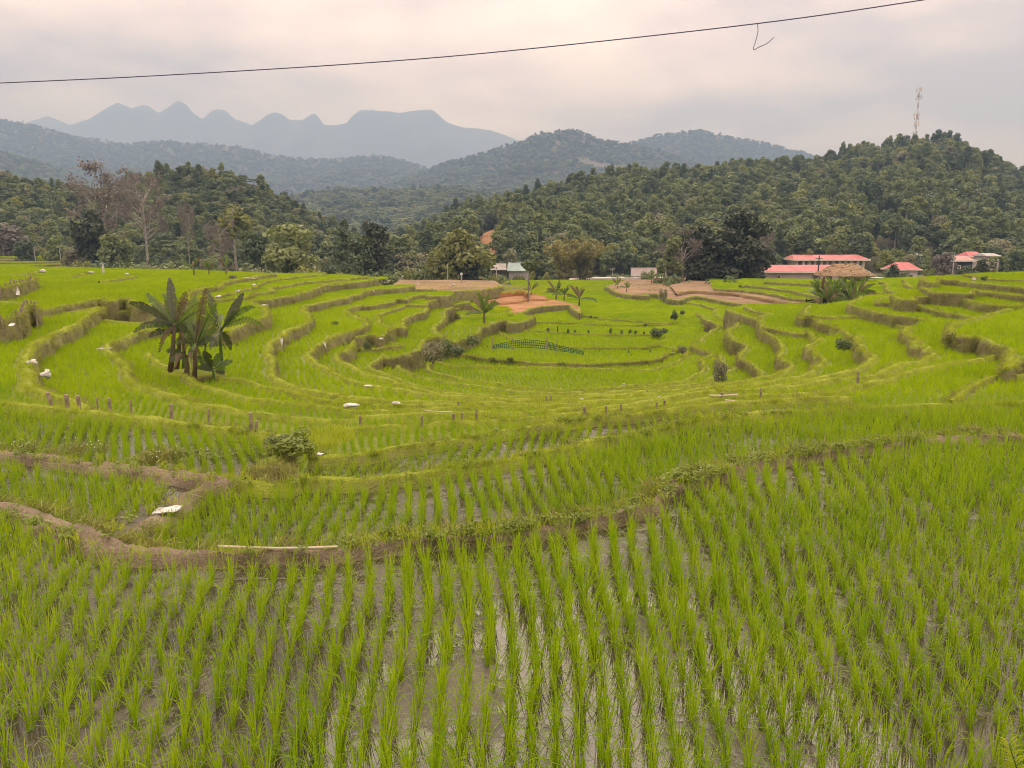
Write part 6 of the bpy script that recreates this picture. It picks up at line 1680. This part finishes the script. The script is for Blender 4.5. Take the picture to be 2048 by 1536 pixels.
shrub(1191, 637, -7.6, 8, 5, 'right of two tiny dark shrubs in the flat paddy', M_LEAF_DARK, 2)
shrub(1291, 652, -7.6, 9, 5, 'tiny dark shrub at the right of the flat paddy', M_LEAF_DARK, 3)
shrub(1967, 562, -2.45, 13, 12, 'small dark round shrub on the right crest', M_LEAF_DARK, 0)
shrub(735, 700, -4.9, 16, 22, 'spindly dark shrub at the foot of a terrace wall left of the bowl', M_LEAF_DARK, 2)
shrub(672, 650, -4.85, 20, 10, 'yellowish weeds on a small heap on the left terraces', M_WEED, 1)
shrub(466, 560, -3.02, 20, 11, 'weedy tuft on the wall end at the upper left', M_LEAF_GREY, 3)
for k, x in enumerate((1096, 1115, 1136, 1150, 1177, 1221, 1243, 1260, 1271, 1288)):
    h = (12, 17, 11, 9, 9, 14, 10, 12, 10, 9)[k]
    b = P3(x, 667 + k * 0.4, -7.66); m = PXM(b[1] / S)
    plant('round', k % 4, b, h * m, 0.75 if k != 1 else 0.3, None, 'sapling', 'young shrub number %s from the left in the row on the bowl dike' % ('one two three four five six seven eight nine ten'.split()[k]), 'young shrubs on the bowl dike', M_LEAF_DARK, 'shrub')
for k, (x, y) in enumerate(((975, 698), (987, 697), (1199, 706), (1257, 712), (1262, 716), (1300, 710))):
    b = P3(x, y, -7.8); m = PXM(b[1] / S)
    plant('slender_dark', k % 2, b, (7, 6, 7, 12, 9, 11)[k] * m, 0.9, None, 'sapling', 'thin young sapling in the paddy with the green net', 'saplings in the net paddy', None, 'shrub')
# green net on little posts
nt_pts = [(985, 700), (1000, 698), (1026, 699), (1050, 697), (1093, 700), (1114, 704), (1140, 707), (1168, 712)]
e_ = empty('garden_net', P3(1026, 699, -7.8)); tag(e_, 'low dark green garden net stretched over the bowl paddy', 'net')
o0 = Vector(e_.location)
vv, ff = [], []
hts = (0.12, 0.15, 0.42, 0.45, 0.42, 0.28, 0.16, 0.10)
nb_ = [Vector(P3(x, y, -7.8)) - o0 for x, y in nt_pts]
def thread(a, b, w):
    d_ = (b - a).normalized(); u = d_.cross(Vector((0, 1, 0))).normalized() * w
    k0 = len(vv); vv.extend([tuple(a - u), tuple(a + u), tuple(b + u), tuple(b - u)]); ff.append((k0, k0 + 1, k0 + 2, k0 + 3))
for i in range(len(nb_) - 1):
    a, b = nb_[i], nb_[i + 1]; n_ = max(2, int((b - a).length / 0.16))
    for k_ in range(n_):
        t_ = k_ / n_; p_ = a.lerp(b, t_); h_ = hts[i] + (hts[i + 1] - hts[i]) * t_
        thread(p_ + Vector((0, 0, 0.1)), p_ + Vector((0.05, 0, 0.25 + h_)), 0.022)
    for k_ in range(4):
        thread(a + Vector((0, 0, 0.1 + (hts[i] + 0.15) * k_ / 3)), b + Vector((0, 0, 0.1 + (hts[i + 1] + 0.15) * k_ / 3)), 0.02)
mesh_obj('netting', vv, ff, [M_NET], e_)
for i in (0, 2, 4, 5):
    x, y = nt_pts[i]; b = Vector(P3(x, y, -7.8)) - o0
    mb = MB(); mb.tube([(b.x, b.y, -0.3), (b.x, b.y, 0.95)], 0.04, 5); mb.build('post', M_WOOD, e_)
# red cutting on the right hill
def cutting():
    h, a, b = HILLS['right']
    tt = np.linspace(0, 1, 400); X, Y, Z = h(np.full(400, 980.0), tt)
    py = H_PX / 2 - F_PX * (Z * CP + Y * SP) / (Y * CP - Z * SP)
    ta = float(tt[np.argmin(np.abs(py - 515))]); tb_ = float(tt[np.argmin(np.abs(py - 463))])
    xs = np.linspace(957, 1001, 14); ts = np.linspace(ta, tb_, 14)
    A, B = np.meshgrid(xs, ts, indexing='ij'); X, Y, Z = h(A, B)
    edge = np.minimum(np.minimum(A - 957, 1001 - A) / 8, np.minimum(B - ta, tb_ - B) / (0.15 * (tb_ - ta)))
    Z = Z + np.clip(edge + 0.3 * fbm(X / 4, Y / 4, 9), 0, 1) * 1.3 - 0.35 + 0.5 * fbm(X / 3, Y / 3, 4)
    v = np.stack([X, Y - 0.6, Z], -1).reshape(-1, 3)
    i, j = np.meshgrid(np.arange(13), np.arange(13), indexing='ij'); q = (i * 14 + j).ravel()
    tag(mesh_obj('earth_cutting', v, np.stack([q, q + 14, q + 15, q + 1], -1), [M_SOIL_O], None, True), 'bare red earth cutting at the foot of the right hill', kind='structure')
cutting()
# fern at the bottom right corner
b = PD(2046, 1575, 3.1)
e_ = empty('fern', (b[0], b[1], -2.7 * S)); tag(e_, 'yellow-green feathery weed at the bottom right corner', 'weed')
o0 = Vector(e_.location)
top = Vector(PD(2018, 1488, 3.05)) - o0; low = Vector(b) - o0
mb = MB(); mb.tube([(0, 0, 0), low, low.lerp(top, 0.5), top], [0.006, 0.005, 0.004, 0.002], 5); mb.build('stem', M_WEED, e_)
g = random.Random(3)
for k in range(16):
    t = k / 15; c = low.lerp(top, t)
    for sd in (-1, 1):
        L = 0.10 * (1.05 - 0.35 * t); tip = c + Vector((sd * L * 0.9, g.uniform(-.03, .03), L * (0.25 + 0.5 * t) - 0.01))
        ax = tip - c; sdv = ax.cross(Vector((0, 1, 0))).normalized() * 0.006
        m1 = c + ax * 0.4 + Vector((0, 0, 0.012))
        mesh_obj('leaflet', [c, m1 - sdv, tip, m1 + sdv], [(0, 1, 2), (0, 2, 3)], [M_GRASS], e_)

# ------------------------------------------------------------------ the air
def haze():
    m = bpy.data.materials.new('haze_air'); m.use_nodes = True
    nt = m.node_tree; nt.nodes.clear()
    out = nt.nodes.new('ShaderNodeOutputMaterial'); pv = nt.nodes.new('ShaderNodeVolumePrincipled')
    pv.inputs['Color'].default_value = (0.38, 0.61, 1.0, 1)
    pv.inputs['Absorption Color'].default_value = (0.35, 0.35, 0.35, 1)
    pv.inputs['Density'].default_value = HAZE_DENSITY
    pv.inputs['Anisotropy'].default_value = 0.0
    nt.links.new(pv.outputs[0], out.inputs['Volume'])
    x, y0, y1, z0, z1 = 7600, -1500, 7450, -16, 1160
    V = [(-x, y0, z0), (x, y0, z0), (x, y1, z0), (-x, y1, z0), (-x, y0, z1), (x, y0, z1), (x, y1, z1), (-x, y1, z1)]
    o = mesh_obj('haze', V, [(3, 2, 1, 0), (4, 5, 6, 7), (0, 1, 5, 4), (1, 2, 6, 5), (2, 3, 7, 6), (3, 0, 4, 7)], [m])
    tag(o, 'pale bluish haze in the air over the valley', 'haze', kind='stuff')
haze()
